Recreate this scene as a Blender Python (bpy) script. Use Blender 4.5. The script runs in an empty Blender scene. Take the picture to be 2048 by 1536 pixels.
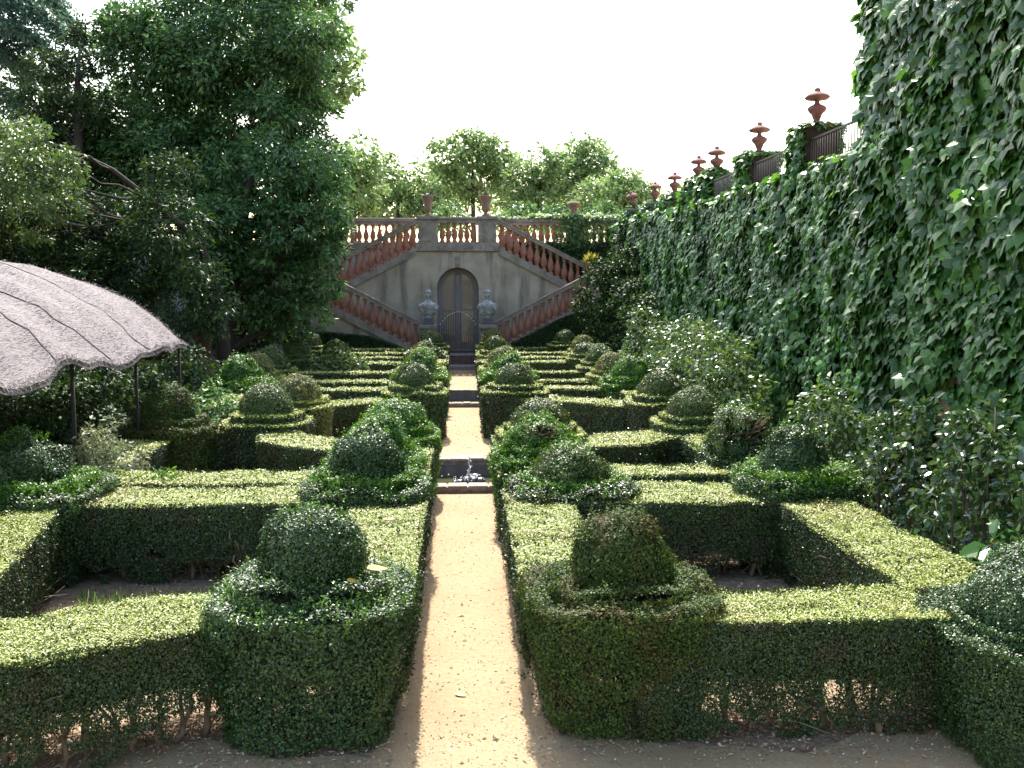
import bpy, bmesh, math, random
import numpy as np
from mathutils import Vector

random.seed(7)
RNG = np.random.default_rng(11)
PI = math.pi
S = bpy.context.scene
COL = S.collection

# ------------------------------------------------------------------ camera
CAM_H, FPX = 3.1, 2000.0
PITCH = math.atan((768 - 575) / FPX)
YAW = math.atan((1024 - 925) / FPX * math.cos(PITCH))
cam_d = bpy.data.cameras.new('camera')
cam = bpy.data.objects.new('camera', cam_d)
COL.objects.link(cam)
cam_d.sensor_width = 36.0
cam_d.lens = FPX / 2048 * 36.0
cam_d.clip_start, cam_d.clip_end = 0.05, 3000
cam.location = (0, 0, CAM_H)
cam.rotation_euler = (PI / 2 - PITCH, 0, -YAW)
S.camera = cam

_R = np.array((math.cos(YAW), -math.sin(YAW), 0))
_F = np.array((math.sin(YAW) * math.cos(PITCH), math.cos(YAW) * math.cos(PITCH), -math.sin(PITCH)))
_U = np.array((math.sin(YAW) * math.sin(PITCH), math.cos(YAW) * math.sin(PITCH), math.cos(PITCH)))


def at(px, py, Y):
    """a surveyed direction turned into the place it meets at the distance Y up the garden"""
    d = (px - 1024) / FPX * _R - (py - 768) / FPX * _U + _F
    t = Y / d[1]
    return (float(t * d[0]), float(Y), float(CAM_H + t * d[2]))


# ------------------------------------------------------------------ light
w = bpy.data.worlds.new('World')
S.world = w
w.use_nodes = True
nt = w.node_tree
bg = nt.nodes['Background']
sky = nt.nodes.new('ShaderNodeTexSky')
sky.sky_type = 'NISHITA'
sky.sun_disc = False
SUN_EL, SUN_AZ = math.radians(53), math.radians(-3.0)
sky.sun_elevation = SUN_EL
sky.sun_rotation = SUN_AZ
sky.altitude = 100
sky.air_density = 1.6
sky.dust_density = 3.0
sky.ozone_density = 0.6
nt.links.new(sky.outputs[0], bg.inputs[0])
bg.inputs[1].default_value = 0.15
sun_d = bpy.data.lights.new('sun', 'SUN')
sun = bpy.data.objects.new('sun', sun_d)
COL.objects.link(sun)
sun_d.energy = 4.4
sun_d.angle = math.radians(0.5)
sun_d.color = (1.0, 0.95, 0.86)
sdir = Vector((math.sin(SUN_AZ) * math.cos(SUN_EL), math.cos(SUN_AZ) * math.cos(SUN_EL), math.sin(SUN_EL)))
sun.rotation_euler = sdir.to_track_quat('Z', 'Y').to_euler()
S.view_settings.view_transform = 'Standard'
S.view_settings.look = 'None'
S.view_settings.exposure = 1.68
S.view_settings.gamma = 1.0
S.cycles.use_denoising = True
S.cycles.max_bounces = 6
S.cycles.diffuse_bounces = 3
S.cycles.transmission_bounces = 4
S.cycles.transparent_max_bounces = 6
S.cycles.sample_clamp_indirect = 4.0
S.cycles.caustics_reflective = False
S.cycles.caustics_refractive = False


# ------------------------------------------------------------------ materials
def mat(name):
    m = bpy.data.materials.new(name)
    m.use_nodes = True
    return m, m.node_tree, m.node_tree.nodes['Principled BSDF']


def ramp(t, stops, fac):
    r = t.nodes.new('ShaderNodeValToRGB')
    e = r.color_ramp.elements
    while len(e) < len(stops):
        e.new(0.5)
    for el, (p, c) in zip(e, stops):
        el.position = p
        el.color = (*c, 1)
    t.links.new(fac, r.inputs[0])
    return r.outputs[0]


def noise(t, scale, detail=4, rough=0.55, coord='Object', stretch=None):
    tc = t.nodes.new('ShaderNodeTexCoord')
    n = t.nodes.new('ShaderNodeTexNoise')
    n.inputs['Scale'].default_value = scale
    n.inputs['Detail'].default_value = detail
    n.inputs['Roughness'].default_value = rough
    if stretch:
        mp = t.nodes.new('ShaderNodeMapping')
        mp.inputs['Scale'].default_value = stretch
        t.links.new(tc.outputs[coord], mp.inputs[0])
        t.links.new(mp.outputs[0], n.inputs['Vector'])
    else:
        t.links.new(tc.outputs[coord], n.inputs['Vector'])
    return n.outputs['Fac']


def mixc(t, fac, a, b, mode='MIX'):
    m = t.nodes.new('ShaderNodeMix')
    m.data_type = 'RGBA'
    m.blend_type = mode
    for sock, v in ((m.inputs[0], fac), (m.inputs[6], a), (m.inputs[7], b)):
        if hasattr(v, 'is_output'):
            t.links.new(v, sock)
        elif isinstance(v, (int, float)):
            sock.default_value = v
        else:
            sock.default_value = (*v, 1)
    return m.outputs[2]


def bump(t, h, strength, dist, bsdf):
    b = t.nodes.new('ShaderNodeBump')
    b.inputs['Strength'].default_value = strength
    b.inputs['Distance'].default_value = dist
    t.links.new(h, b.inputs['Height'])
    t.links.new(b.outputs[0], bsdf.inputs['Normal'])


def leaf_mat(name, dark, mid, light, rough=0.38, spec=0.5, transl=0.25, patch=None, pscale=1.3):
    m, t, b = mat(name)
    g = t.nodes.new('ShaderNodeNewGeometry')
    c = ramp(t, [(0.0, dark), (0.5, mid), (0.93, light), (1.0, [min(1, x * 1.25) for x in light])], g.outputs['Random Per Island'])
    if patch:
        f = ramp(t, [(0.48, (0, 0, 0)), (0.72, (1, 1, 1))], noise(t, pscale, 3))
        c = mixc(t, f, c, patch)
    t.links.new(c, b.inputs['Base Color'])
    b.inputs['Roughness'].default_value = rough
    b.inputs['Specular IOR Level'].default_value = spec
    tr = t.nodes.new('ShaderNodeBsdfTranslucent')
    hv = t.nodes.new('ShaderNodeHueSaturation')
    hv.inputs['Hue'].default_value = 0.485
    hv.inputs['Saturation'].default_value = 1.15
    hv.inputs['Value'].default_value = 1.5
    t.links.new(c, hv.inputs['Color'])
    t.links.new(hv.outputs[0], tr.inputs[0])
    mx = t.nodes.new('ShaderNodeMixShader')
    mx.inputs[0].default_value = transl
    t.links.new(b.outputs[0], mx.inputs[1])
    t.links.new(tr.outputs[0], mx.inputs[2])
    t.links.new(mx.outputs[0], t.nodes['Material Output'].inputs[0])
    return m


def plain(name, c1, c2, scale=6, rough=0.8, bmp=0.3, bd=0.01, stretch=None, spec=0.3, detail=6):
    m, t, b = mat(name)
    f = noise(t, scale, detail, 0.6, stretch=stretch)
    t.links.new(ramp(t, [(0.3, c1), (0.7, c2)], f), b.inputs['Base Color'])
    b.inputs['Roughness'].default_value = rough
    b.inputs['Specular IOR Level'].default_value = spec
    if bmp:
        bump(t, f, bmp, bd, b)
    return m


M = {}
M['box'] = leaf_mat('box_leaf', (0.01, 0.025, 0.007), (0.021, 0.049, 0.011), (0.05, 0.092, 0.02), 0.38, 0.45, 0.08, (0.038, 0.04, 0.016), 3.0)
M['box_top'] = leaf_mat('sheared_box_leaf', (0.14, 0.185, 0.03), (0.23, 0.28, 0.06), (0.32, 0.37, 0.11), 0.45, 0.35, 0.2, (0.27, 0.27, 0.085), 1.3)  # sunlight on the sheared tops put into a lighter, yellower leaf colour
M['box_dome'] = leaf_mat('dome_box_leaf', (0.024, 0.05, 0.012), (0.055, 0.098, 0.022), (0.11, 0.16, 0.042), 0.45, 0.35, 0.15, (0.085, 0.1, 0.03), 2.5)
M['box_fresh'] = leaf_mat('fresh_box_leaf', (0.03, 0.085, 0.013), (0.06, 0.15, 0.02), (0.115, 0.225, 0.035), 0.4, 0.4, 0.3)
M['box_blue'] = leaf_mat('bluish_box_leaf', (0.014, 0.036, 0.011), (0.027, 0.066, 0.018), (0.06, 0.115, 0.028), 0.4, 0.42, 0.12)
M['box_pale'] = leaf_mat('pale_box_leaf', (0.06, 0.085, 0.02), (0.1, 0.135, 0.035), (0.16, 0.18, 0.055), 0.45, 0.35, 0.25, (0.17, 0.15, 0.05), 2.5)
M['box_rust'] = leaf_mat('rusty_box_leaf', (0.02, 0.042, 0.011), (0.042, 0.08, 0.018), (0.09, 0.13, 0.03), 0.55, 0.16, 0.16, (0.075, 0.06, 0.02), 4)
M['laurel'] = leaf_mat('laurel_leaf', (0.024, 0.066, 0.02), (0.047, 0.116, 0.036), (0.115, 0.21, 0.06), 0.36, 0.45, 0.33)
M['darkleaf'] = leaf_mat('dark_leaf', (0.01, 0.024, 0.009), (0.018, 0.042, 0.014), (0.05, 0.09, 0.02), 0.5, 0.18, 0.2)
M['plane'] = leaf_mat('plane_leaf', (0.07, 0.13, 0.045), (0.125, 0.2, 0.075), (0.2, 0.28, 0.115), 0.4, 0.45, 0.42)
M['lightleaf'] = leaf_mat('light_leaf', (0.04, 0.08, 0.025), (0.07, 0.125, 0.035), (0.12, 0.175, 0.05), 0.35, 0.5, 0.3)
M['camellia'] = leaf_mat('camellia_leaf', (0.035, 0.075, 0.022), (0.065, 0.12, 0.035), (0.12, 0.18, 0.055), 0.25, 0.8, 0.25)
M['camellia_dark'] = leaf_mat('dark_camellia_leaf', (0.016, 0.04, 0.013), (0.034, 0.074, 0.022), (0.075, 0.13, 0.036), 0.22, 0.8, 0.18)
M['greyleaf'] = leaf_mat('grey_leaf', (0.1, 0.13, 0.07), (0.17, 0.2, 0.11), (0.26, 0.28, 0.16), 0.5, 0.3, 0.25)
M['ivy'] = leaf_mat('ivy_leaf', (0.02, 0.066, 0.016), (0.044, 0.128, 0.03), (0.095, 0.21, 0.045), 0.34, 0.38, 0.3, (0.036, 0.08, 0.026), 0.5)
M['cedar'] = leaf_mat('cedar_needle', (0.04, 0.085, 0.065), (0.065, 0.12, 0.088), (0.1, 0.16, 0.1), 0.5, 0.3, 0.3)
M['yellowleaf'] = leaf_mat('yellow_leaf', (0.2, 0.22, 0.05), (0.33, 0.32, 0.08), (0.45, 0.4, 0.12), 0.45, 0.3, 0.3)
M['twig'] = plain('twig', (0.014, 0.018, 0.008), (0.024, 0.026, 0.012), 30, 0.9, 0.6, 0.02)
M['bark'] = plain('bark', (0.028, 0.023, 0.019), (0.06, 0.048, 0.038), 14, 0.9, 0.6, 0.015, (1, 1, 0.25))
M['shrubwood'] = plain('shrub_wood', (0.05, 0.036, 0.028), (0.11, 0.08, 0.06), 20, 0.85, 0.4, 0.006)
M['stem'] = plain('pale_stem', (0.12, 0.085, 0.055), (0.26, 0.185, 0.12), 25, 0.85, 0.5, 0.008, (1, 1, 0.3))


def sand():
    m, t, b = mat('sand')
    f1 = noise(t, 1.2, 5, 0.6)
    f2 = noise(t, 160, 3, 0.7)
    c = ramp(t, [(0.3, (0.26, 0.19, 0.112)), (0.7, (0.33, 0.252, 0.158))], f1)
    f3 = noise(t, 22, 6, 0.75)
    c = mixc(t, ramp(t, [(0.3, (1, 1, 1)), (0.62, (0, 0, 0))], f3), c, (0.25, 0.175, 0.1))
    f4 = noise(t, 0.8, 4, 0.6, stretch=(1, .35, 1))
    c = mixc(t, ramp(t, [(0.55, (0, 0, 0)), (0.75, (.6, .6, .6))], f4), c, (0.24, 0.17, 0.1))
    c = mixc(t, ramp(t, [(0.62, (0, 0, 0)), (0.75, (1, 1, 1))], f2), c, (0.5, 0.42, 0.31))
    c = mixc(t, ramp(t, [(0.25, (1, 1, 1)), (0.36, (0, 0, 0))], f2), c, (0.2, 0.14, 0.09))
    t.links.new(c, b.inputs['Base Color'])
    b.inputs['Roughness'].default_value = 0.95
    b.inputs['Specular IOR Level'].default_value = 0.2
    bump(t, f3, 0.7, 0.02, b)
    return m


M['sand'] = sand()
M['soil'] = plain('soil', (0.13, 0.09, 0.06), (0.3, 0.22, 0.15), 9, 0.95, 0.8, 0.04, detail=10)
M['gravel'] = plain('terrace_gravel', (0.4, 0.33, 0.24), (0.55, 0.46, 0.35), 5, 0.95, 0.4, 0.02)


def stucco():
    m, t, b = mat('stucco')
    f = noise(t, 0.9, 8, 0.65)
    c = ramp(t, [(0.3, (0.24, 0.195, 0.15)), (0.5, (0.37, 0.31, 0.245)), (0.72, (0.47, 0.41, 0.33))], f)
    st = noise(t, 1.6, 6, 0.6, stretch=(1.6, 1, 0.25))
    c = mixc(t, ramp(t, [(0.48, (0, 0, 0)), (0.66, (0.8, 0.8, 0.8))], st), c, (0.13, 0.105, 0.09))
    t.links.new(c, b.inputs['Base Color'])
    b.inputs['Roughness'].default_value = 0.92
    bump(t, noise(t, 18, 6), 0.35, 0.015, b)
    return m


def stone():
    m, t, b = mat('weathered_stone')
    f = noise(t, 2.2, 8, 0.7)
    c = ramp(t, [(0.3, (0.12, 0.1, 0.085)), (0.5, (0.24, 0.2, 0.17)), (0.7, (0.34, 0.29, 0.245))], f)
    c = mixc(t, ramp(t, [(0.5, (0, 0, 0)), (0.75, (0.85, 0.85, 0.85))], noise(t, 4, 8, 0.75)), c, (0.07, 0.06, 0.052))
    t.links.new(c, b.inputs['Base Color'])
    b.inputs['Roughness'].default_value = 0.93
    bump(t, noise(t, 25, 6), 0.4, 0.015, b)
    return m


M['stucco'] = stucco()
M['stone'] = stone()
M['lilac'] = plain('pale_render', (0.3, 0.27, 0.26), (0.42, 0.38, 0.365), 1.5, 0.9, 0.2, 0.01)
M['terracotta'] = plain('terracotta', (0.22, 0.085, 0.06), (0.4, 0.18, 0.12), 5, 0.85, 0.3, 0.01)
M['urnclay'] = plain('weathered_clay', (0.16, 0.1, 0.075), (0.27, 0.17, 0.125), 7, 0.9, 0.4, 0.01)
M['finial'] = plain('finial_clay', (0.12, 0.06, 0.056), (0.24, 0.115, 0.1), 9, 0.85, 0.4, 0.01)
M['brick'] = plain('brick_rim', (0.17, 0.125, 0.105), (0.34, 0.27, 0.235), 8, 0.9, 0.6, 0.02)
M['ochre'] = plain('ochre_wall', (0.3, 0.16, 0.08), (0.42, 0.25, 0.14), 3, 0.92, 0.3, 0.02)
M['marble'] = plain('marble', (0.1, 0.1, 0.1), (0.5, 0.5, 0.49), 7, 0.6, 0.3, 0.01, detail=9)
M['slate'] = plain('dark_stone', (0.07, 0.075, 0.1), (0.12, 0.125, 0.15), 9, 0.7, 0.3, 0.005)
M['doorwood'] = plain('door_paint', (0.14, 0.12, 0.13), (0.21, 0.185, 0.195), 12, 0.55, 0.2, 0.003, (1, 1, 0.2))
M['iron'] = plain('iron', (0.05, 0.045, 0.05), (0.1, 0.085, 0.08), 20, 0.6, 0.2, 0.002)
M['darkpanel'] = plain('dark_panel', (0.014, 0.013, 0.013), (0.03, 0.026, 0.025), 9, 0.8, 0.3, 0.01)  # dark post colour; on two pillars it carries painted shade
M['whitepaint'] = plain('white_knob', (0.7, 0.7, 0.7), (0.8, 0.8, 0.8), 5, 0.4, 0)
M['gateiron'] = plain('gate_iron', (0.16, 0.13, 0.12), (0.26, 0.215, 0.19), 20, 0.6, 0.2, 0.002)
M['brickred'] = plain('dull_brick', (0.11, 0.065, 0.06), (0.2, 0.12, 0.11), 9, 0.9, 0.4, 0.01)
M['poolwall'] = plain('pool_wall', (0.12, 0.1, 0.1), (0.2, 0.165, 0.16), 6, 0.7, 0.4, 0.01)


def glass():
    m, t, b = mat('old_glass')
    b.inputs['Base Color'].default_value = (0.15, 0.128, 0.11, 1)
    b.inputs['Roughness'].default_value = 0.06
    b.inputs['Specular IOR Level'].default_value = 0.9
    bump(t, noise(t, 3, 2), 0.15, 0.02, b)
    return m


def water():
    m, t, b = mat('pool_water')
    b.inputs['Base Color'].default_value = (0.05, 0.055, 0.02, 1)
    b.inputs['Roughness'].default_value = 0.05
    b.inputs['Specular IOR Level'].default_value = 0.6
    bump(t, noise(t, 9, 3), 0.25, 0.03, b)
    return m


def jet():
    m, t, b = mat('splashing_water')
    b.inputs['Base Color'].default_value = (0.85, 0.87, 0.9, 1)
    b.inputs['Roughness'].default_value = 0.15
    b.inputs['Transmission Weight'].default_value = 0.35
    b.inputs['IOR'].default_value = 1.33
    return m


M['glass'], M['water'], M['jet'] = glass(), water(), jet()
M['rock'] = plain('wet_rock', (0.03, 0.03, 0.035), (0.09, 0.085, 0.08), 12, 0.3, 0.6, 0.01, spec=0.6)


def heather():
    m, t, b = mat('heather_mat')
    f = noise(t, 60, 6, 0.7, stretch=(1, 0.12, 1))
    f2 = noise(t, 1.5, 4)
    c = ramp(t, [(0.28, (0.08, 0.066, 0.065)), (0.5, (0.17, 0.145, 0.147)), (0.75, (0.25, 0.22, 0.223))], f)
    c = mixc(t, ramp(t, [(0.35, (0, 0, 0)), (0.7, (0.5, 0.5, 0.5))], f2), c, (0.19, 0.163, 0.166))
    t.links.new(c, b.inputs['Base Color'])
    b.inputs['Roughness'].default_value = 0.9
    bump(t, f, 1.0, 0.03, b)
    return m


M['heather'] = heather()
M['heather_straw'] = leaf_mat('heather_twig', (0.1, 0.083, 0.082), (0.185, 0.158, 0.16), (0.26, 0.23, 0.234), 0.8, 0.2, 0.1)
M['seam'] = plain('dark_binding', (0.06, 0.045, 0.045), (0.12, 0.09, 0.09), 30, 0.9, 0)
M['fallen'] = plain('fallen_leaf', (0.55, 0.36, 0.04), (0.7, 0.5, 0.08), 12, 0.5, 0)
M['fallen_brown'] = plain('dry_leaf', (0.42, 0.2, 0.08), (0.6, 0.36, 0.2), 12, 0.7, 0)
M['litter'] = leaf_mat('litter_leaf', (0.2, 0.1, 0.06), (0.38, 0.22, 0.13), (0.55, 0.38, 0.26), 0.8, 0.2, 0.1)
M['pebble'] = leaf_mat('pebble', (0.16, 0.12, 0.08), (0.3, 0.23, 0.16), (0.5, 0.43, 0.34), 0.9, 0.2, 0.0)
M['grass'] = leaf_mat('weed_blade', (0.06, 0.12, 0.03), (0.11, 0.19, 0.05), (0.2, 0.26, 0.09), 0.5, 0.3, 0.35)


# ------------------------------------------------------------------ objects
def tag(o, label=None, cat=None, group=None, kind=None):
    for k, v in (('label', label), ('category', cat), ('group', group), ('kind', kind)):
        if v:
            o[k] = v
    return o


def thing(name, loc, label, cat, group=None, rz=0.0):
    o = bpy.data.objects.new(name, None)
    COL.objects.link(o)
    o.location = loc
    o.rotation_euler = (0, 0, rz)
    o.empty_display_size = 0.2
    return tag(o, label, cat, group)


class MB:
    """collects arrays of vertices and faces and links them as one mesh object"""

    def __init__(s):
        s.v, s.f, s.n, s.mats = [], [], 0, []

    def mi(s, m):
        if m not in s.mats:
            s.mats.append(m)
        return s.mats.index(m)

    def add(s, V, F, m, smooth=False):
        V = np.asarray(V, dtype=np.float32).reshape(-1, 3)
        if isinstance(F, np.ndarray):
            if len(F):
                s.f.append((F + s.n, s.mi(m), smooth))
        else:
            by = {}
            for f in F:
                by.setdefault(len(f), []).append(f)
            for k, fs in by.items():
                s.f.append((np.asarray(fs, dtype=np.int64) + s.n, s.mi(m), smooth))
        s.v.append(V)
        s.n += len(V)
        return s

    def mesh(s, name, origin=(0, 0, 0)):
        me = bpy.data.meshes.new(name)
        V = np.concatenate(s.v) - np.asarray(origin, dtype=np.float32)
        L = np.concatenate([f.ravel() for f, _, _ in s.f])
        tot = np.concatenate([np.full(len(f), f.shape[1]) for f, _, _ in s.f])
        st = np.concatenate([[0], np.cumsum(tot)[:-1]])
        me.vertices.add(len(V))
        me.vertices.foreach_set('co', V.astype(np.float32).ravel())
        me.loops.add(len(L))
        me.loops.foreach_set('vertex_index', L.astype(np.int32))
        me.polygons.add(len(tot))
        me.polygons.foreach_set('loop_start', st.astype(np.int32))
        me.polygons.foreach_set('loop_total', tot.astype(np.int32))
        me.polygons.foreach_set('material_index', np.concatenate([np.full(len(f), mi) for f, mi, _ in s.f]).astype(np.int32))
        me.polygons.foreach_set('use_smooth', np.concatenate([np.full(len(f), sm) for f, _, sm in s.f]).astype(bool))
        for m in s.mats:
            me.materials.append(M[m])
        me.update(calc_edges=True)
        return me

    def build(s, name, parent=None):
        org = tuple(parent_world(parent)) if parent else (0, 0, 0)
        o = bpy.data.objects.new(name, s.mesh(name, org))
        COL.objects.link(o)
        if parent:
            o.parent = parent
        return o


def parent_world(o):
    v = Vector((0, 0, 0))
    while o:
        v += o.location
        o = o.parent
    return v


# ------------------------------------------------------------------ geometry helpers (all in world coordinates)
def vnoise(P, freq, seed=0):
    p = np.asarray(P, dtype=np.float64) * freq + seed * 17.31
    i = np.floor(p).astype(np.int64)
    f = p - i
    f = f * f * (3 - 2 * f)

    def h(a):
        n = a[:, 0] * 374761393 + a[:, 1] * 668265263 + a[:, 2] * 1274126177 + seed * 9176
        n = (n ^ (n >> 13)) * 1274126177
        n = n ^ (n >> 16)
        return (n & 0xffff) / 65535.0
    r = 0
    for dx in (0, 1):
        for dy in (0, 1):
            for dz in (0, 1):
                wgt = (f[:, 0] if dx else 1 - f[:, 0]) * (f[:, 1] if dy else 1 - f[:, 1]) * (f[:, 2] if dz else 1 - f[:, 2])
                r = r + wgt * h(i + np.array((dx, dy, dz)))
    return r


def norm(a):
    return a / np.maximum(np.linalg.norm(a, axis=1, keepdims=True), 1e-9)


T_BOX = (np.array(((0, 0, 0), (-.32, .42, .06), (0, 1, 0), (.32, .42, .06))), np.array(((0, 1, 2, 3),)))
T_LONG = (np.array(((0, 0, 0), (-.2, .4, .05), (0, 1, -.06), (.2, .4, .05))), np.array(((0, 1, 2, 3),)))
T_BROAD = (np.array(((0, 0, 0), (-.27, .3, .08), (-.2, .7, .05), (0, 1, -.1), (.2, .7, .05), (.27, .3, .08), (0, .4, 0), (0, .7, -.01))),
           np.array(((0, 6, 1, 1), (1, 6, 7, 2), (2, 7, 3, 3), (3, 7, 4, 4), (4, 7, 6, 5), (5, 6, 0, 0))))
T_BROAD = (T_BROAD[0], np.array(((0, 6, 1), (1, 6, 7), (1, 7, 2), (2, 7, 3), (3, 7, 4), (4, 7, 6), (4, 6, 5), (5, 6, 0))))
_iv = [(0, 0.08, .02), (.2, -.07, 0), (.44, .02, -.03), (.66, .4, -.1), (.36, .48, .0), (.24, .68, -.03), (0, 1.06, -.13)]
_iv = _iv + [(-x, y, z) for x, y, z in _iv[-2:0:-1]] + [(0, .38, .07)]
T_IVY = (np.array(_iv), np.array([(12, k, (k + 1) % 12) for k in range(12)]))
T_NEEDLE = (np.array(((0, 0, 0), (-.07, .5, 0), (0, 1, 0), (.07, .5, 0))), np.array(((0, 1, 2, 3),)))
T_TWIG = (np.array(((-.011, 0, 0), (.011, 0, 0), (.02, .5, 0.04), (.004, 1, 0), (-.004, 1, 0), (.0, .5, 0.04))), np.array(((0, 1, 2, 5), (5, 2, 3, 4))))
T_PEB = (np.array(((-.5, 0, 0), (.5, 0, 0), (0, -.4, 0), (0, .4, 0), (0, 0, .3), (0, 0, -.3))), np.array(((0, 2, 4), (2, 1, 4), (1, 3, 4), (3, 0, 4), (2, 0, 5), (1, 2, 5), (3, 1, 5), (0, 3, 5))))
T_STRAW = (np.array(((-.045, 0, 0), (.045, 0, 0), (.03, 1, 0), (-.03, 1, 0))), np.array(((0, 1, 2, 3),)))
T_BLADE = (np.array(((-.035, 0, 0), (.035, 0, 0), (.02, .6, .08), (0, 1, .25), (-.02, .6, .08))), np.array(((0, 1, 2, 4), (4, 2, 3, 3))))
T_BLADE = (T_BLADE[0], np.array(((0, 1, 2), (0, 2, 4), (4, 2, 3))))


def leaves(mb, P, N, size, m, tmpl=T_BOX, along=None, wild=0.6, rng=RNG, jit=0.35):
    """one small leaf per point: N is where it faces, along (optional) where its tip points"""
    n = len(P)
    if n == 0:
        return
    V0, F0 = tmpl
    Nn = norm(np.asarray(N) + wild * rng.normal(size=(n, 3)))
    T = rng.normal(size=(n, 3)) if along is None else np.asarray(along) + jit * rng.normal(size=(n, 3))
    T = norm(T - (T * Nn).sum(1, keepdims=True) * Nn)
    B = np.cross(Nn, T)
    sz = np.asarray(size) * rng.uniform(0.55, 1.35, n) if np.ndim(size) == 0 else size
    L = V0[None, :, :] * sz[:, None, None]
    V = P[:, None, :] + L[:, :, 0:1] * B[:, None, :] + L[:, :, 1:2] * T[:, None, :] + L[:, :, 2:3] * Nn[:, None, :]
    k = len(V0)
    F = (np.arange(n)[:, None, None] * k + F0[None]).reshape(-1, F0.shape[1])
    mb.add(V.reshape(-1, 3), F, m)


def box(mb, x0, x1, y0, y1, z0, z1, m):
    V = [(x, y, z) for z in (z0, z1) for x, y in ((x0, y0), (x1, y0), (x1, y1), (x0, y1))]
    mb.add(V, [(0, 3, 2, 1), (4, 5, 6, 7), (0, 1, 5, 4), (1, 2, 6, 5), (2, 3, 7, 6), (3, 0, 4, 7)], m)


def bevel_box(mb, x0, x1, y0, y1, z0, z1, m, b=0.02):
    bm = bmesh.new()
    bmesh.ops.create_cube(bm, size=1)
    for v in bm.verts:
        v.co = ((x0 + x1) / 2 + v.co.x * (x1 - x0), (y0 + y1) / 2 + v.co.y * (y1 - y0), (z0 + z1) / 2 + v.co.z * (z1 - z0))
    bmesh.ops.bevel(bm, geom=bm.edges[:], offset=b, segments=2, affect='EDGES', profile=0.5)
    from_bm(mb, bm, m)


def from_bm(mb, bm, m, smooth=False):
    bm.verts.index_update()
    mb.add([v.co[:] for v in bm.verts], [[v.index for v in f.verts] for f in bm.faces], m, smooth)
    bm.free()


def prism_xz(mb, poly, y0, y1, m):
    n = len(poly)
    V = [(x, y0, z) for x, z in poly] + [(x, y1, z) for x, z in poly]
    F = [list(range(n)), list(range(2 * n - 1, n - 1, -1))] + [(i, i + n, (i + 1) % n + n, (i + 1) % n) for i in range(n)]
    mb.add(V, F, m)


def prism_xy(mb, poly, z0, z1, m, bottom=False):
    n = len(poly)
    V = [(x, y, z0) for x, y in poly] + [(x, y, z1) for x, y in poly]
    F = [list(range(n, 2 * n))] + [(i, (i + 1) % n, (i + 1) % n + n, i + n) for i in range(n)]
    if bottom:
        F.append(list(range(n - 1, -1, -1)))
    mb.add(V, F, m)


def lathe(mb, prof, c, m, seg=16, flute=None):
    V, F = [], []
    for r, z in prof:
        for k in range(seg):
            a = 2 * PI * k / seg
            q = r * (1 + (flute(a, z) if flute else 0))
            V.append((c[0] + q * math.cos(a), c[1] + q * math.sin(a), c[2] + z))
    for i in range(len(prof) - 1):
        for k in range(seg):
            F.append((i * seg + k, i * seg + (k + 1) % seg, (i + 1) * seg + (k + 1) % seg, (i + 1) * seg + k))
    F.append([k for k in range(seg - 1, -1, -1)])
    F.append([(len(prof) - 1) * seg + k for k in range(seg)])
    mb.add(V, F, m, True)


def tube(mb, pts, rad, m, seg=7):
    pts = [np.array(p, dtype=float) for p in pts]
    V, F = [], []
    for i, p in enumerate(pts):
        d = pts[min(i + 1, len(pts) - 1)] - pts[max(i - 1, 0)]
        d /= max(np.linalg.norm(d), 1e-9)
        a = np.cross(d, (0.31, 0.9, 0.2) if abs(d[2]) > 0.7 else (0, 0, 1))
        a /= np.linalg.norm(a)
        b = np.cross(d, a)
        r = rad[i] if hasattr(rad, '__len__') else rad
        for k in range(seg):
            t = 2 * PI * k / seg
            V.append(p + r * (math.cos(t) * a + math.sin(t) * b))
    for i in range(len(pts) - 1):
        for k in range(seg):
            F.append((i * seg + k, i * seg + (k + 1) % seg, (i + 1) * seg + (k + 1) % seg, (i + 1) * seg + k))
    F.append([k for k in range(seg - 1, -1, -1)])
    F.append([(len(pts) - 1) * seg + k for k in range(seg)])
    mb.add(V, F, m, True)


def wander(a, b, n=5, amp=0.1, rng=RNG):
    a, b = np.array(a, float), np.array(b, float)
    out = []
    for i in range(n + 1):
        t = i / n
        out.append(a + (b - a) * t + rng.normal(size=3) * amp * math.sin(PI * t))
    return out


# ------------------------------------------------------------------ hedges
def pip(x, y, poly):
    r = np.zeros(len(x), bool)
    j = len(poly) - 1
    for i in range(len(poly)):
        xi, yi = poly[i]
        xj, yj = poly[j]
        if yi != yj:
            r ^= ((yi > y) != (yj > y)) & (x < (xj - xi) * (y - yi) / (yj - yi) + xi)
        j = i
    return r


def ccw(p):
    a = sum(p[i][0] * p[(i + 1) % len(p)][1] - p[(i + 1) % len(p)][0] * p[i][1] for i in range(len(p)))
    return list(p) if a > 0 else list(p)[::-1]


def inset(poly, d):
    n, out = len(poly), []
    for i in range(n):
        p0, p1, p2 = (np.array(poly[(i + k) % n], float) for k in (-1, 0, 1))
        e1, e2 = (p1 - p0) / np.linalg.norm(p1 - p0), (p2 - p1) / np.linalg.norm(p2 - p1)
        n1, n2 = np.array((-e1[1], e1[0])), np.array((-e2[1], e2[0]))
        k = (n1 + n2) / max(0.35, 1 + float(n1 @ n2))
        out.append(tuple(p1 + k * d))
    return out


def leaf_len(Y):
    return 0.012 + 0.00115 * Y


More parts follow.
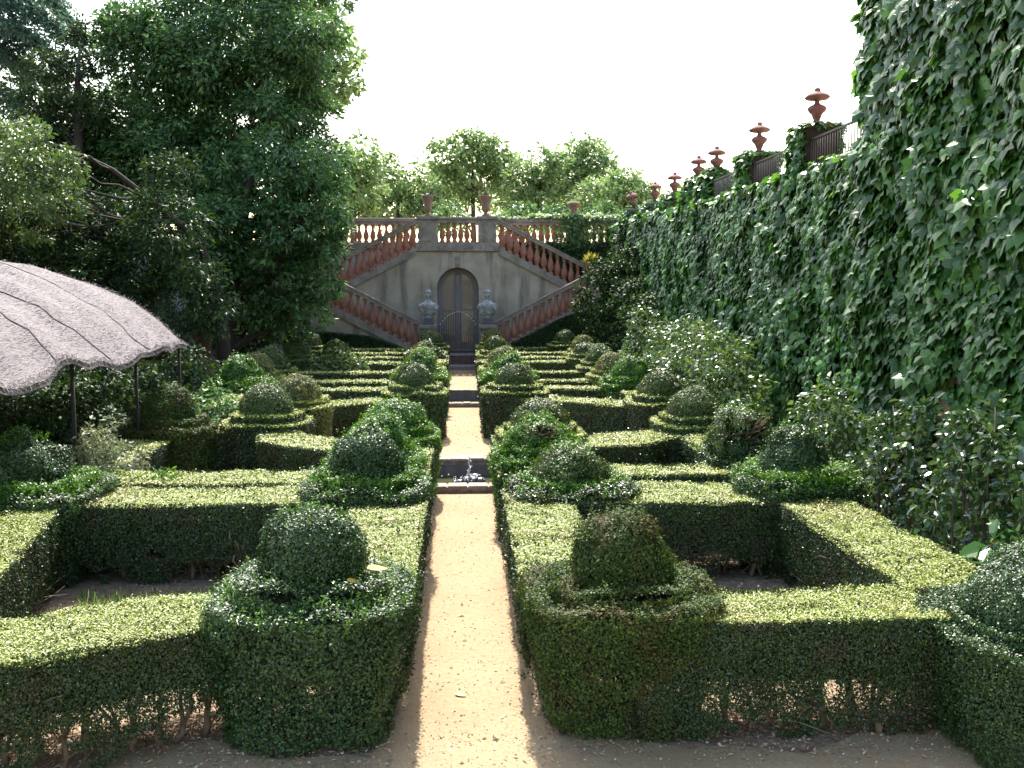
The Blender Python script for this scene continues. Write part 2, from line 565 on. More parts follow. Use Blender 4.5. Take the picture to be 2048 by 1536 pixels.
def hedge_shape(mb, polys, h, m, open_below=0.0, seed=0, cover=1.9, core='twig'):
    """clipped hedge: a twiggy core under a skin of leaves; open_below thins the leaves near the soil"""
    polys = [ccw(p) for p in polys]
    for k, poly in enumerate(polys):
        cy = sum(p[1] for p in poly) / len(poly)
        s = leaf_len(cy)
        dens = cover / (0.30 * s * s)
        others = [inset(q, 0.05) for j, q in enumerate(polys) if j != k]
        prism_xy(mb, inset(poly, 0.12), max(0.06, open_below + 0.08), h - 0.05 - 0.002 * k, core, bottom=True)
        xs, ys = [p[0] for p in poly], [p[1] for p in poly]
        A = (max(xs) - min(xs)) * (max(ys) - min(ys))
        n = int(A * dens)
        x, y = RNG.uniform(min(xs), max(xs), n), RNG.uniform(min(ys), max(ys), n)
        keep = pip(x, y, poly)
        x, y = x[keep], y[keep]
        P = [np.stack([x, y, np.full(len(x), h)], 1)]
        N = [np.tile((0, 0, 1.0), (len(x), 1))]
        for i in range(len(poly)):
            a, b = np.array(poly[i]), np.array(poly[(i + 1) % len(poly)])
            L = np.linalg.norm(b - a)
            n = int(L * h * dens)
            if n < 1:
                continue
            t, z = RNG.random(n), RNG.random(n) * h
            e = (b - a) / L
            nn = np.array((e[1], -e[0], 0.0))
            q = a[None] + (b - a)[None] * t[:, None]
            p = np.column_stack([q, z])
            # hedges lean out slightly to the top and are ragged at the foot
            p[:, :2] -= nn[:2] * (0.07 * (1 - z / h) ** 1.3)[:, None]
            if open_below:
                hole = vnoise(p, 4.2, seed + 3) + 0.6 * vnoise(p, 12, seed + 5) + 0.25 * vnoise(p, 26, seed + 6)
                lim = np.clip((z - 0.02) / (open_below * 1.6), 0, 1)
                ok = hole < 0.76 + 0.85 * lim
                p = p[ok]
            P.append(p)
            N.append(np.tile(nn, (len(p), 1)))
        P, N = np.concatenate(P), np.concatenate(N)
        if others:
            bad = np.zeros(len(P), bool)
            for q in others:
                bad |= pip(P[:, 0], P[:, 1], q)
            P, N = P[~bad], N[~bad]
        lump = (vnoise(P, 2.3, seed) - 0.5) * 0.06 + (vnoise(P, 7.5, seed + 1) - 0.5) * 0.035
        P = P + N * (lump + RNG.normal(0, 0.011, len(P)) - 0.01)[:, None]
        # stray leaders the shears missed
        tp = N[:, 2] > 0.5
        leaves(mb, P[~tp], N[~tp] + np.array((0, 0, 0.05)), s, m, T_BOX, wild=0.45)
        leaves(mb, P[tp], N[tp], s * 0.9, 'box_top' if m == 'box' else m, T_BOX, wild=0.36)  # tops get the leaf with sunlight in its colour, sides the darker one
        k2 = RNG.random(len(P)) < 0.02
        leaves(mb, P[k2] + N[k2] * RNG.uniform(0.01, 0.05, (k2.sum(), 1)), N[k2], s * 1.2, m, T_BOX, wild=1.2)
        if open_below:      # loose inner leaves seen through the gaps
            n = int(A * 900)
            x, y = RNG.uniform(min(xs), max(xs), n), RNG.uniform(min(ys), max(ys), n)
            kk = pip(x, y, inset(poly, 0.1))
            P = np.stack([x[kk], y[kk], RNG.random(kk.sum()) ** 0.6 * (open_below + 0.12) + 0.04], 1)
            leaves(mb, P, np.tile((0, 0, 1.0), (len(P), 1)), s * 1.1, m, wild=1.0)
            n = int(A * 2600)
            x, y = RNG.uniform(min(xs), max(xs), n), RNG.uniform(min(ys), max(ys), n)
            kk = pip(x, y, inset(poly, 0.06))
            P = np.stack([x[kk], y[kk], open_below + 0.14 - np.abs(RNG.normal(0, 0.11, kk.sum()))], 1)
            P = P[(P[:, 2] > .04) & (vnoise(P * np.array((1, 1, .4)), 5.5, seed + 8) > .38)]
            leaves(mb, P, RNG.normal(size=(len(P), 3)), s * 1.1, m, wild=.5)
            n = int(A * 300)
            x, y = RNG.uniform(min(xs), max(xs), n), RNG.uniform(min(ys), max(ys), n)
            kk = pip(x, y, inset(poly, 0.1))
            P = np.stack([x[kk], y[kk], RNG.uniform(0, open_below, kk.sum())], 1)
            leaves(mb, P, RNG.normal(size=(len(P), 3)), .26, 'stem', T_TWIG, along=np.tile((0, 0, 1.2), (len(P), 1)), wild=.3, jit=.7)


def stem_object(parent, x, y, h, r=0.02):
    mb = MB()
    fork = RNG.uniform(0.1, 0.3)
    base = np.array((x, y, 0.0))
    top = base + (RNG.normal(0, 0.04), RNG.normal(0, 0.03), fork)
    tube(mb, wander(base, top, 3, 0.012), np.linspace(r * 1.3, r, 4), 'stem', 6)
    for k in range(RNG.integers(2, 4)):
        e = top + (RNG.normal(0, 0.15), RNG.normal(0, 0.04), h - fork)
        tube(mb, wander(top, e, 4, 0.03), np.linspace(r * 0.8, r * 0.3, 5), 'stem', 5)
        q = top + (e - top) * RNG.uniform(0.3, 0.7)
        tube(mb, wander(q, q + (RNG.normal(0, 0.13), RNG.normal(0, 0.07), 0.2), 3, 0.02), np.linspace(r * 0.4, r * 0.15, 4), 'stem', 4)
    return mb.build('stem', parent)


def hedge(label, polys, h=0.86, m='box', open_below=0.0, stems=(), group=None, seed=0):
    cx = sum(p[0] for p in polys[0]) / len(polys[0])
    cy = sum(p[1] for p in polys[0]) / len(polys[0])
    t = thing('box_hedge', (cx, cy, 0), label, 'hedge', group or 'clipped box hedges of the garden beds')
    mb = MB()
    hedge_shape(mb, polys, h, m, open_below, seed)
    mb.build('foliage', t)
    for (x, y) in stems:
        stem_object(t, x, y, 0.66, RNG.uniform(0.014, 0.026))
    return t


def rect(x0, x1, y0, y1):
    return [(x0, y0), (x1, y0), (x1, y1), (x0, y1)]


# ------------------------------------------------------------------ topiary
def superellipse(a, b, n, p):
    out = []
    for k in range(n):
        t = 2 * PI * k / n
        c, s_ = math.cos(t), math.sin(t)
        out.append((a * abs(c) ** (2 / p) * (1 if c >= 0 else -1), b * abs(s_) ** (2 / p) * (1 if s_ >= 0 else -1)))
    return out


def tier_part(parent, name, c, half, z0, z1, power, m, shag=0.0, fresh=None, open_below=0.0, seed=0):
    mb = MB()
    poly = [(c[0] + x, c[1] + y) for x, y in superellipse(half[0], half[1], 28, power)]
    s = leaf_len(c[1])
    dens = 1.9 / (0.30 * s * s)
    prism_xy(mb, inset(poly, 0.11), max(z0 + 0.02, 0.05 + open_below, 0.5 if (z0 < .2 and c[1] < 9) else 0), z1 - 0.045, 'twig', bottom=True)
    per = sum(math.dist(poly[i], poly[(i + 1) % 28]) for i in range(28))
    n = int(per * (z1 - z0) * dens)
    i = RNG.integers(0, 28, n)
    pa = np.array(poly)
    a, b = pa[i], pa[(i + 1) % 28]
    ln = np.linalg.norm(b - a, axis=1)
    keep = RNG.random(n) < ln / ln.max()
    a, b = a[keep], b[keep]
    extra = max(1, int(1 / max(0.2, keep.mean())))
    a, b = np.repeat(a, extra, 0), np.repeat(b, extra, 0)
    n = len(a)
    q = a + (b - a) * RNG.random((n, 1))
    e = norm(b - a)
    nn = np.column_stack([e[:, 1], -e[:, 0], np.zeros(n)])
    z = z0 + (z1 - z0) * RNG.random(n)
    P, N = np.column_stack([q, z]), nn
    if z0 < 0.2:
        P[:, :2] -= nn[:, :2] * ((0.16 if c[1] < 9 else 0.1) * np.clip(1 - z / z1, 0, 1) ** 1.2)[:, None]
        if open_below:
            hole = vnoise(P, 6.0, seed + 3) + 0.5 * vnoise(P, 15, seed + 5)
            ok = hole < 0.85 + 0.7 * np.clip(z / (open_below * 1.4), 0, 1)
            P, N = P[ok], N[ok]
    nt_ = int((2 * half[0]) * (2 * half[1]) * dens)
    x, y = c[0] + RNG.uniform(-half[0], half[0], nt_), c[1] + RNG.uniform(-half[1], half[1], nt_)
    kk = pip(x, y, poly)
    P = np.concatenate([P, np.column_stack([x[kk], y[kk], np.full(kk.sum(), z1)])])
    N = np.concatenate([N, np.tile((0, 0, 1.0), (kk.sum(), 1))])
    lump = ((vnoise(P, 4.5, seed) - 0.5) * (0.06 + 0.22 * shag) + (vnoise(P, 12.0, seed + 4) - 0.5) * 0.04) + RNG.normal(0, 0.011 + 0.02 * shag, len(P)) - 0.01
    P = P + N * lump[:, None]
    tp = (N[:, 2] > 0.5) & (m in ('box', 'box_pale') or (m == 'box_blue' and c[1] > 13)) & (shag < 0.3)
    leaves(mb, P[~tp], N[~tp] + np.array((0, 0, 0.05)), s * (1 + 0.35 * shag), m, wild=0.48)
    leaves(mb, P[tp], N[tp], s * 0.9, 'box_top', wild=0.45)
    if shag:
        shoots(mb, P, N, s, fresh or m, shag, int(len(P) * 0.02 * shag) + 10, z0, z1)
    return mb.build(name, parent)


def shoots(mb, P, N, s, m, shag, n, z0, z1):
    """soft upright growth that has not been sheared"""
    up = (P[:, 2] > z1 - 0.16)
    idx = np.flatnonzero(up)
    if len(idx) == 0:
        return
    idx = RNG.choice(idx, n)
    k = 9
    H = RNG.uniform(0.04, 0.15, n) * (0.5 + 0.6 * shag)
    lean = norm(N[idx] * 0.35 + np.array((0, 0, 1.0)) + RNG.normal(0, 0.2, (n, 3)))
    t = RNG.random((n, k))
    Q = P[idx][:, None] + lean[:, None] * (H[:, None] * t)[:, :, None]
    side = norm(RNG.normal(size=(n * k, 3)))
    al = norm(side + 1.1 * np.repeat(lean, k, 0))
    leaves(mb, Q.reshape(-1, 3), np.repeat(N[idx], k, 0) + np.array((0, 0, 0.5)), s * 1.25, m, T_LONG, along=al, wild=0.7)


def dome_part(parent, c, r, z0, z1, m, shag=0.0, fresh=None, low=-0.2, seed=0, hollow=False):
    mb = MB()
    s = leaf_len(c[1])
    h = z1 - z0
    bm = bmesh.new()
    bmesh.ops.create_uvsphere(bm, u_segments=18, v_segments=10, radius=1)
    ks = 0.55 if hollow else 1.0
    for v in bm.verts:
        zz = max(v.co.z, low - 0.05) * ks
        v.co = (c[0] + v.co.x * (r - 0.06) * ks, c[1] + (v.co.y * ks + 0.3 * (1 - ks)) * (r - 0.06), z0 + zz * (h - 0.05))
    from_bm(mb, bm, 'twig')
    n = int(2 * PI * r * max(r, h) * 1.25 * 1.9 / (0.30 * s * s))
    D = norm(RNG.normal(size=(n * 2, 3)))
    D = D[D[:, 2] > low]
    if shag:
        prof = 1 - 0.12 * shag * np.clip(D[:, 2:3], 0, 1)
    P = np.column_stack([c[0] + D[:, 0] * r, c[1] + D[:, 1] * r, z0 + D[:, 2] * h])
    N = norm(D * np.array((1 / r, 1 / r, 1 / h)))
    if hollow:       # the side to the path end has died back to bare twigs
        k = (N[:, 1] < -0.35) & (vnoise(P, 6, seed + 9) + RNG.normal(0, .18, len(P)) > 0.3) & (np.abs(N[:, 0] + 0.1) < 0.6) & (D[:, 2] < 0.75)
        P, N = P[~k], N[~k]
    lump = ((vnoise(P, 5.0, seed) - 0.5) * 0.08 + (vnoise(P, 13.0, seed + 4) - 0.5) * 0.04) * (1 + 2.5 * shag) + RNG.normal(0, 0.01 + 0.025 * shag, len(P)) - 0.01
    P = P + N * lump[:, None]
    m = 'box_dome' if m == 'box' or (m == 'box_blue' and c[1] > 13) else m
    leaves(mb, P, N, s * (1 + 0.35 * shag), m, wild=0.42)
    if shag:
        shoots(mb, P, N, s, fresh or m, shag, int(len(P) * 0.012 * shag) + 10, z0, z1 + 0.05)
    k2 = RNG.random(len(P)) < 0.03
    leaves(mb, P[k2] + N[k2] * RNG.uniform(0.01, 0.05, (k2.sum(), 1)), N[k2], s * 1.15, m, T_BOX, wild=1.2)
    if hollow:
        for k in range(40):
            a = RNG.uniform(-2.3, -0.8)
            b = np.array((c[0], c[1], z0 + 0.02))
            e = b + np.array((math.cos(a) * r * 0.95, math.sin(a) * r * 0.95, RNG.uniform(0.05, h * 0.8)))
            tube(mb, wander(b, e, 4, 0.03), np.linspace(0.012, 0.004, 5), 'stem', 4)
    return mb.build('dome', parent)


def topiary(label, X, Y, top, m='box', half=0.64, r=0.39, shag=0.0, fresh=None, power=4.0, r2=0.5, open_below=0.0, hollow=False, z1=0.98, z2=1.1, seed=None, halfy=None, mt=None, low=-0.2, ring=None):
    seed = seed if seed is not None else int(abs(X) * 31 + Y * 7)
    t = thing('topiary', (X, Y, 0), label, 'topiary', 'clipped topiary domes of the hedge garden')
    c = (X, Y)
    tier_part(t, 'pedestal', c, (half, halfy or half), 0.03, z1, power, m, shag if ring is None else ring, fresh, open_below, seed)
    tier_part(t, 'tier', c, (r2, r2), z1 - 0.05, z2, 2.2, mt or m, shag if ring is None else ring, fresh, 0, seed + 1)
    zc = z2 - 0.02 - low * 0.5 * (top - z2) if low < -0.3 else z2 - 0.02
    dome_part(t, c, r, zc, top, m, shag, fresh, low, seed + 2, hollow)
    return t


# ------------------------------------------------------------------ ground, path, pools
POOL1 = (-1.25, 1.3, 15.05, 17.75)
POOL2 = (-1.2, 1.25, 25.95, 29.8)


def sheet(name, xs, ys, z, m, holes=()):
    mb = MB()
    V, F, idx = [], [], {}
    for i in range(len(xs) - 1):
        for j in range(len(ys) - 1):
            cx, cy = (xs[i] + xs[i + 1]) / 2, (ys[j] + ys[j + 1]) / 2
            if any(a < cx < b and c < cy < d for a, b, c, d in holes):
                continue
            f = []
            for x, y in ((xs[i], ys[j]), (xs[i + 1], ys[j]), (xs[i + 1], ys[j + 1]), (xs[i], ys[j + 1])):
                if (x, y) not in idx:
                    idx[(x, y)] = len(V)
                    V.append((x, y, z))
                f.append(idx[(x, y)])
            F.append(f)
    mb.add(V, F, m)
    return tag(mb.build(name), kind='structure')


holes = [POOL1, POOL2]
sheet('ground', sorted({-400, -20, 20, 400, *[h[0] for h in holes], *[h[1] for h in holes]}),
      sorted({-60, 60, 700, *[h[2] for h in holes], *[h[3] for h in holes]}), 0.0, 'soil', holes)
sheet('path', sorted({-0.62, 0.66}), [0, POOL1[2]], 0.009, 'sand')
sheet('plaza', sorted({-2.4, 2.4, POOL1[0], POOL1[1], POOL2[0], POOL2[1]}),
      sorted({13.9, POOL1[2], POOL1[3], 25.0, POOL2[2], POOL2[3], 37.7}), 0.0045, 'sand', holes)
mb = MB()
xs_ = np.linspace(-9, 9, 73)
front = [(float(x), 6.5 + 0.16 * math.sin(x * 2.3) + 0.08 * math.sin(x * 7.1 + 1)) for x in xs_]
mb.add([(9, -3, .013), *[(x, y, .013) for x, y in front[::-1]], (-9, -3, .013)], [list(range(75))], 'sand')
tag(mb.build('cross_path'), kind='structure')

for P, lab in ((POOL1, 'rectangular sunken pool with a small fountain, set across the sand path'), (POOL2, 'narrow sunken pool further up the path towards the arched door')):
    x0, x1, y0, y1 = P
    t = thing('garden_pool', ((x0 + x1) / 2, (y0 + y1) / 2, 0), lab, 'pool')
    mb = MB()
    box(mb, x0 - 0.22, x1 + 0.22, y0 - 0.16, y0 + 0.1, -0.05, 0.1, 'brick')
    box(mb, x0 - 0.22, x1 + 0.22, y1 - 0.1, y1 + 0.2, -0.05, 0.05, 'brick')
    box(mb, x0 - 0.22, x0 + 0.08, y0 + 0.102, y1 - 0.102, -0.05, 0.06, 'brick')
    box(mb, x1 - 0.08, x1 + 0.22, y0 + 0.102, y1 - 0.102, -0.05, 0.06, 'brick')
    # rounded rim stones along both visible edges
    k = 0.0
    while k < (x1 - x0) + 0.3:
        L = RNG.uniform(0.2, 0.34)
        bevel_box(mb, x0 - 0.2 + k, min(x0 - 0.2 + k + L - 0.012, x1 + 0.2), y0 - 0.17, y0 + 0.11, 0.04, 0.115 + RNG.uniform(0, 0.012), 'brick', 0.022)
        bevel_box(mb, x0 - 0.2 + k, min(x0 - 0.2 + k + L - 0.012, x1 + 0.2), y1 - 0.13, y1 + 0.2, 0.0, 0.065 + RNG.uniform(0, 0.012), 'brick', 0.025)
        k += L
    mb.build('rim', t)
    mb = MB()
    box(mb, x0 - 0.02, x1 + 0.02, y1 - 0.09, y1 + 0.06, -0.8, -0.052, 'poolwall')
    box(mb, x0 - 0.02, x1 + 0.02, y0 - 0.06, y0 + 0.09, -0.8, -0.052, 'poolwall')
    box(mb, x0 - 0.06, x0 + 0.07, y0 + 0.092, y1 - 0.092, -0.8, -0.052, 'poolwall')
    box(mb, x1 - 0.07, x1 + 0.06, y0 + 0.092, y1 - 0.092, -0.8, -0.052, 'poolwall')
    box(mb, x0, x1, y0, y1, -0.9, -0.8, 'poolwall')
    mb.build('basin', t)
    mb = MB()
    mb.add([(x0, y0, -0.25), (x1, y0, -0.25), (x1, y1, -0.25), (x0, y1, -0.25)], [(0, 1, 2, 3)], 'water')
    tag(mb.build('water'), kind='structure')

# fountain: a knobbly turtle-like rock with one thin jet
FY, FZ = 16.95, -0.25
ft = thing('fountain', (0.12, FY, FZ), 'small dark wet rock spouting a thin jet of water in the near pool', 'fountain')
mb = MB()
for (dx, dy, dz, sx, sy, sz) in ((0, 0, 0.05, .17, .12, .08), (-.17, .02, 0.02, .09, .07, .05), (.16, -.02, 0.04, .1, .08, .07), (.08, .05, 0.1, .09, .08, .06), (-.26, 0, 0.02, .05, .04, .04)):
    bm = bmesh.new()
    bmesh.ops.create_icosphere(bm, subdivisions=3, radius=1)
    for v in bm.verts:
        f = 1 + 0.25 * (random.random() - 0.5)
        v.co = (0.12 + dx + v.co.x * sx * f, FY + dy + v.co.y * sy * f, FZ + dz + v.co.z * sz * f)
    from_bm(mb, bm, 'rock', True)
mb.build('rock', ft)
mb = MB()
pts = [(0.1 + 0.012 * math.sin(k * 1.3), FY, FZ + 0.08 + 0.034 * k) for k in range(12)]
tube(mb, pts, [0.02, .018, .016, .02, .014, .017, .012, .016, .012, .013, .008, .004], 'jet', 7)
mb.build('water_jet', ft)
mb = MB()
for k in range(110):
    a, rr = RNG.uniform(0, 2 * PI), abs(RNG.normal(0, 0.13))
    zz = FZ + (RNG.uniform(0.0, 0.16) if rr > 0.04 else RNG.uniform(0.1, 0.5))
    c = (0.12 + rr * math.cos(a) * 1.5, FY - 0.02 + rr * math.sin(a) * 0.8, zz)
    bm = bmesh.new()
    bmesh.ops.create_icosphere(bm, subdivisions=1, radius=RNG.uniform(0.006, 0.018))
    bmesh.ops.translate(bm, verts=bm.verts, vec=c)
    from_bm(mb, bm, 'jet', True)
tag(mb.build('spray', ft), kind='stuff')

# ------------------------------------------------------------------ hedge beds
G = 'clipped box hedges of the garden beds'


def stem_row(x0, y0, x1, y1, n):
    return [(x0 + (x1 - x0) * (i + RNG.uniform(.2, .8)) / n, y0 + (y1 - y0) * (i + RNG.uniform(.2, .8)) / n + RNG.normal(0, .08)) for i in range(n)]


# bed nearest the camera, ivy wall side
hedge('squared box hedge of the nearest bed on the ivy side, bare stems at its foot',
      [rect(1.1, 4.1, 6.45, 7.22), rect(3.3, 4.1, 6.46, 11.3), rect(0.9, 4.0, 10.2, 11.28), rect(0.43, 1.15, 7.2, 11.0)],
      open_below=0.32, stems=stem_row(1.5, 6.74, 3.2, 6.72, 9) + stem_row(1.4, 10.5, 3.4, 10.5, 8) + stem_row(0.75, 7.6, 0.75, 10.4, 7) + stem_row(3.7, 7.4, 3.7, 10.2, 6), seed=1)
# bed nearest the camera, shelter side; its front run swings out towards the camera
hedge('low box hedge of the nearest bed on the shelter side, its front run curving forward',
      [[(-1.1, 6.6), (-1.1, 7.25), (-1.82, 7.25), (-2.28, 7.2), (-2.86, 6.9), (-3.3, 6.65), (-4.4, 6.0), (-4.2, 5.3), (-3.5, 5.5), (-2.76, 5.92), (-2.02, 6.34), (-1.55, 6.6)],
       [(-4.03, 9.9), (-3.62, 7.84), (-3.45, 6.5), (-4.3, 6.0), (-4.6, 7.8), (-4.85, 10.3), (-4.2, 10.6)],
       rect(-4.3, -0.9, 10.35, 11.28), rect(-1.15, -0.38, 7.2, 11.0)],
      open_below=0.36, stems=stem_row(-1.75, 6.8, -3.5, 6.0, 13) + stem_row(-1.3, 10.6, -3.7, 10.6, 10) + stem_row(-0.75, 7.6, -0.75, 10.4, 7) + stem_row(-4.0, 7.4, -4.3, 9.6, 5), seed=2)
# second beds, up to the pool
hedge('box hedge beside the fountain pool with a slanting back run, on the ivy side',
      [rect(0.44, 4.1, 11.75, 12.5), rect(3.27, 4.15, 11.76, 15.6), rect(0.43, 1.12, 11.77, 15.1),
       [(0.6, 13.4), (1.78, 13.84), (2.68, 14.15), (3.12, 14.75), (3.5, 14.8), (3.9, 15.58), (2.97, 15.62), (1.2, 14.75), (0.6, 14.4)]],
      open_below=0.14, seed=3)
hedge('box hedge beside the fountain pool, stepped at the back, on the shelter side',
      [rect(-3.7, -0.45, 11.45, 12.3), rect(-5.25, -4.3, 11.5, 15.4), rect(-1.12, -0.42, 11.47, 15.0), rect(-4.8, -3.55, 11.46, 12.28),
       [(-0.6, 13.3), (-1.68, 13.6), (-2.62, 14.25), (-3.05, 14.75), (-3.2, 15.7), (-2.63, 15.68), (-1.82, 14.75), (-0.6, 14.3)],
       rect(-4.9, -3.0, 15.6, 16.5)],
      open_below=0.14, seed=4)
# third beds, beyond the fountain pool
hedge('box hedge beyond the fountain pool with a slanting front face on the ivy side',
      [[(0.4, 20.4), (1.64, 19.75), (3.02, 18.75), (4.1, 18.68), (4.1, 19.5), (3.2, 19.6), (1.75, 20.75), (0.4, 21.3)],
       rect(0.41, 1.1, 20.4, 22.66), rect(0.45, 4.2, 21.95, 22.64), rect(3.4, 4.22, 18.8, 22.6)], seed=5)
hedge('box hedge beyond the fountain pool with a slanting front face on the shelter side',
      [[(-0.4, 20.3), (-1.36, 19.9), (-2.43, 19.0), (-2.81, 18.4), (-3.5, 18.4), (-3.3, 19.1), (-2.5, 19.85), (-1.6, 20.7), (-0.4, 21.1)],
       rect(-1.1, -0.4, 20.3, 22.66), rect(-4.9, -0.45, 21.9, 22.64), rect(-4.92, -4.2, 18.9, 22.6)], seed=6)
# fourth beds
hedge('box hedge between the two pools nearer the door, on the ivy wall side',
      [rect(0.42, 4.0, 23.85, 24.5), rect(0.41, 1.1, 23.86, 27.0), rect(0.45, 4.0, 26.3, 27.05), rect(3.3, 4.02, 23.87, 27)], seed=7)
hedge('box hedge between the two pools nearer the door, on the shelter side',
      [rect(-5.3, -0.42, 23.75, 24.4), rect(-1.1, -0.41, 23.76, 27.0), rect(-5.3, -0.45, 26.3, 27.05), rect(-5.32, -4.6, 23.77, 27)], seed=8)
# fifth beds
hedge('box hedge beyond the second pool with broad flat top, on the ivy wall side',
      [rect(0.5, 4.1, 29.9, 30.7), rect(0.45, 1.1, 30.0, 32.7), rect(0.55, 4.2, 31.9, 32.65), rect(3.4, 4.22, 29.95, 32.6)], seed=9)
hedge('box hedge beyond the second pool under the bay tree, on the shelter side',
      [rect(-4.3, -0.5, 29.6, 30.4), rect(-1.15, -0.46, 29.7, 32.7), rect(-5.5, -0.55, 31.9, 32.65), rect(-5.5, -4.0, 29.65, 32.6)], seed=10)
# last beds at the foot of the staircase
hedge('straight box hedge at the foot of the staircase on the ivy wall side',
      [rect(0.5, 4.3, 36.7, 37.4), rect(0.48, 1.1, 34.2, 37.3), rect(0.55, 4.2, 34.15, 34.8)], seed=11)
hedge('straight box hedge at the foot of the staircase on the shelter side',
      [rect(-5.6, -0.6, 36.3, 37.0), rect(-1.2, -0.55, 34.2, 36.9), rect(-5.6, -0.65, 34.15, 34.8)], seed=12)

# ------------------------------------------------------------------ topiary domes
W_, E_ = 'on the shelter side', 'on the ivy side'
# along the path, ivy wall side
topiary("loose box dome with rusty leaves at the path's near corner " + E_, 1.13, 7.05, 1.47, 'box_rust', 0.69, 0.34, 0.25, power=3.2, r2=0.53, open_below=0.2, z1=0.93, z2=1.0, low=-0.6)
topiary('overgrown soft green mound behind the near bed, by the path ' + E_, 1.19, 10.9, 1.36, 'box', 0.7, 0.38, 0.6, 'box_fresh', r2=0.52, z1=0.94, z2=1.02, mt='box_fresh', ring=0.45)
topiary('half bald shaggy dome with bare twigs showing, at the path before the fountain', 0.98, 12.65, 1.44, 'box_fresh', 0.6, 0.38, 0.5, 'box_fresh', r2=0.48, hollow=True, open_below=0.1, low=-0.4)
topiary('silvery green dome just behind the half bald shaggy one by the fountain', 1.14, 14.7, 1.44, 'box_blue', 0.66, 0.4, r2=0.54)
topiary('neat round dome on crisp tiers beyond the fountain, by the path ' + E_, 1.08, 20.75, 1.55, 'box', 0.7, 0.41, r2=0.58)
topiary('bright green tufted dome between the two pools ' + E_, 1.12, 24.3, 1.44, 'box_fresh', 0.64, 0.36, 0.8, 'box_fresh')
topiary('yellowish dome behind the bright tufted one, at the second pool ' + E_, 1.08, 26.5, 1.53, 'box_pale', 0.66, 0.42)
topiary('small dark dome beyond the second pool, third from the staircase pier ' + E_, 1.06, 32.0, 1.55, 'box', 0.64, 0.36)
topiary('last pale dome before the bust at the steps ' + E_, 1.1, 36.5, 1.55, 'box_pale', 0.64, 0.42)
# beside the ivy wall
topiary('large bluish dome on a broad round pedestal at the near corner by the camellias', 4.0, 6.35, 1.36, 'box_blue', 0.84, 0.62, r2=0.7, power=2.8, z1=0.86, z2=0.92, open_below=0.1)
topiary('dark dome with grassy bright green tiers beside the ivy wall camellias', 3.7, 10.85, 1.56, 'box_blue', 0.68, 0.35, 0.22, 'box_fresh', r2=0.56, z1=0.98, z2=1.1, mt='box_fresh', ring=0.5, power=2.6)
topiary('hollow round ball with brown twigs inside, behind the grassy tiered dome', 3.6, 12.6, 1.58, 'box', 0.5, 0.42, 0.45, 'box_fresh', r2=0.4, hollow=True, z1=0.95, z2=1.12)
topiary('dark dome over two crisp rings opposite the fountain pool, by the ivy wall', 3.68, 15.65, 1.52, 'box_blue', 0.68, 0.43, r2=0.56, power=2.6)
topiary('olive dome just behind the dark double ringed one by the ivy wall', 3.7, 18.5, 1.54, 'box', 0.64, 0.4, r2=0.52)
topiary('deep green leafy dome on a dark square pedestal in front of the big pale shrub', 3.75, 22.2, 1.56, 'box_fresh', 0.66, 0.41, 0.25, 'box_blue', r2=0.58)
topiary('straw coloured dome next behind the deep green leafy one', 3.65, 24.3, 1.5, 'box_pale', 0.62, 0.42)
topiary('mid green dome fourth from the staircase in the row by the ivy wall', 3.7, 26.8, 1.55, 'box', 0.62, 0.4)
topiary('low grey green dome third from the staircase in the row by the ivy wall', 3.75, 30.2, 1.44, 'box_blue', 0.62, 0.38)
topiary('brownish dome second from the staircase in the row by the ivy wall', 3.92, 32.4, 1.54, 'box_pale', 0.62, 0.4)
topiary('neat single dome on a tall tiered block below the dark sloping hedge', 3.8, 36.9, 1.55, 'box', 0.66, 0.4, z1=1.0)
# along the path, shelter side
topiary('large bluish dome on a ragged pedestal carrying a yellow fallen leaf', -1.06, 6.98, 1.55, 'box_blue', 0.7, 0.34, 0.25, 'box_fresh', power=3.0, r2=0.52, open_below=0.2, z1=0.96, z2=1.05, low=-0.6, ring=0.5)
topiary('overgrown glossy cone shaped dome at the path before the fountain ' + W_, -1.05, 10.9, 1.55, 'box_blue', 0.68, 0.36, 0.5, 'box_fresh', r2=0.54, z1=0.96, z2=1.08, mt='box_fresh', ring=0.45)
topiary('shaggy bright green arching dome right behind the glossy cone', -1.1, 12.6, 1.5, 'box_fresh', 0.6, 0.37, 0.6, 'box_fresh', ring=0.4)
topiary('smooth fresh green dome by the fountain pool ' + W_, -0.96, 14.6, 1.46, 'box_fresh', 0.62, 0.44, 0.12, r2=0.54)
topiary('grey green dome on crisp tiers beyond the fountain, by the path ' + W_, -0.98, 20.65, 1.54, 'box_blue', 0.68, 0.39, 0.12, r2=0.56)
topiary('tufted leafy dome between the two pools ' + W_, -1.04, 24.3, 1.5, 'box_fresh', 0.64, 0.38, 0.8, 'box_fresh')
topiary('yellow olive dome behind the tufted one at the second pool ' + W_, -1.1, 26.5, 1.55, 'box_pale', 0.64, 0.42)
topiary('low leafy mound second from the bust at the steps ' + W_, -1.2, 32.0, 1.36, 'box', 0.62, 0.36, 0.5, 'lightleaf')
topiary('round olive dome below the bust at the steps ' + W_, -1.12, 36.2, 1.55, 'box', 0.64, 0.4)
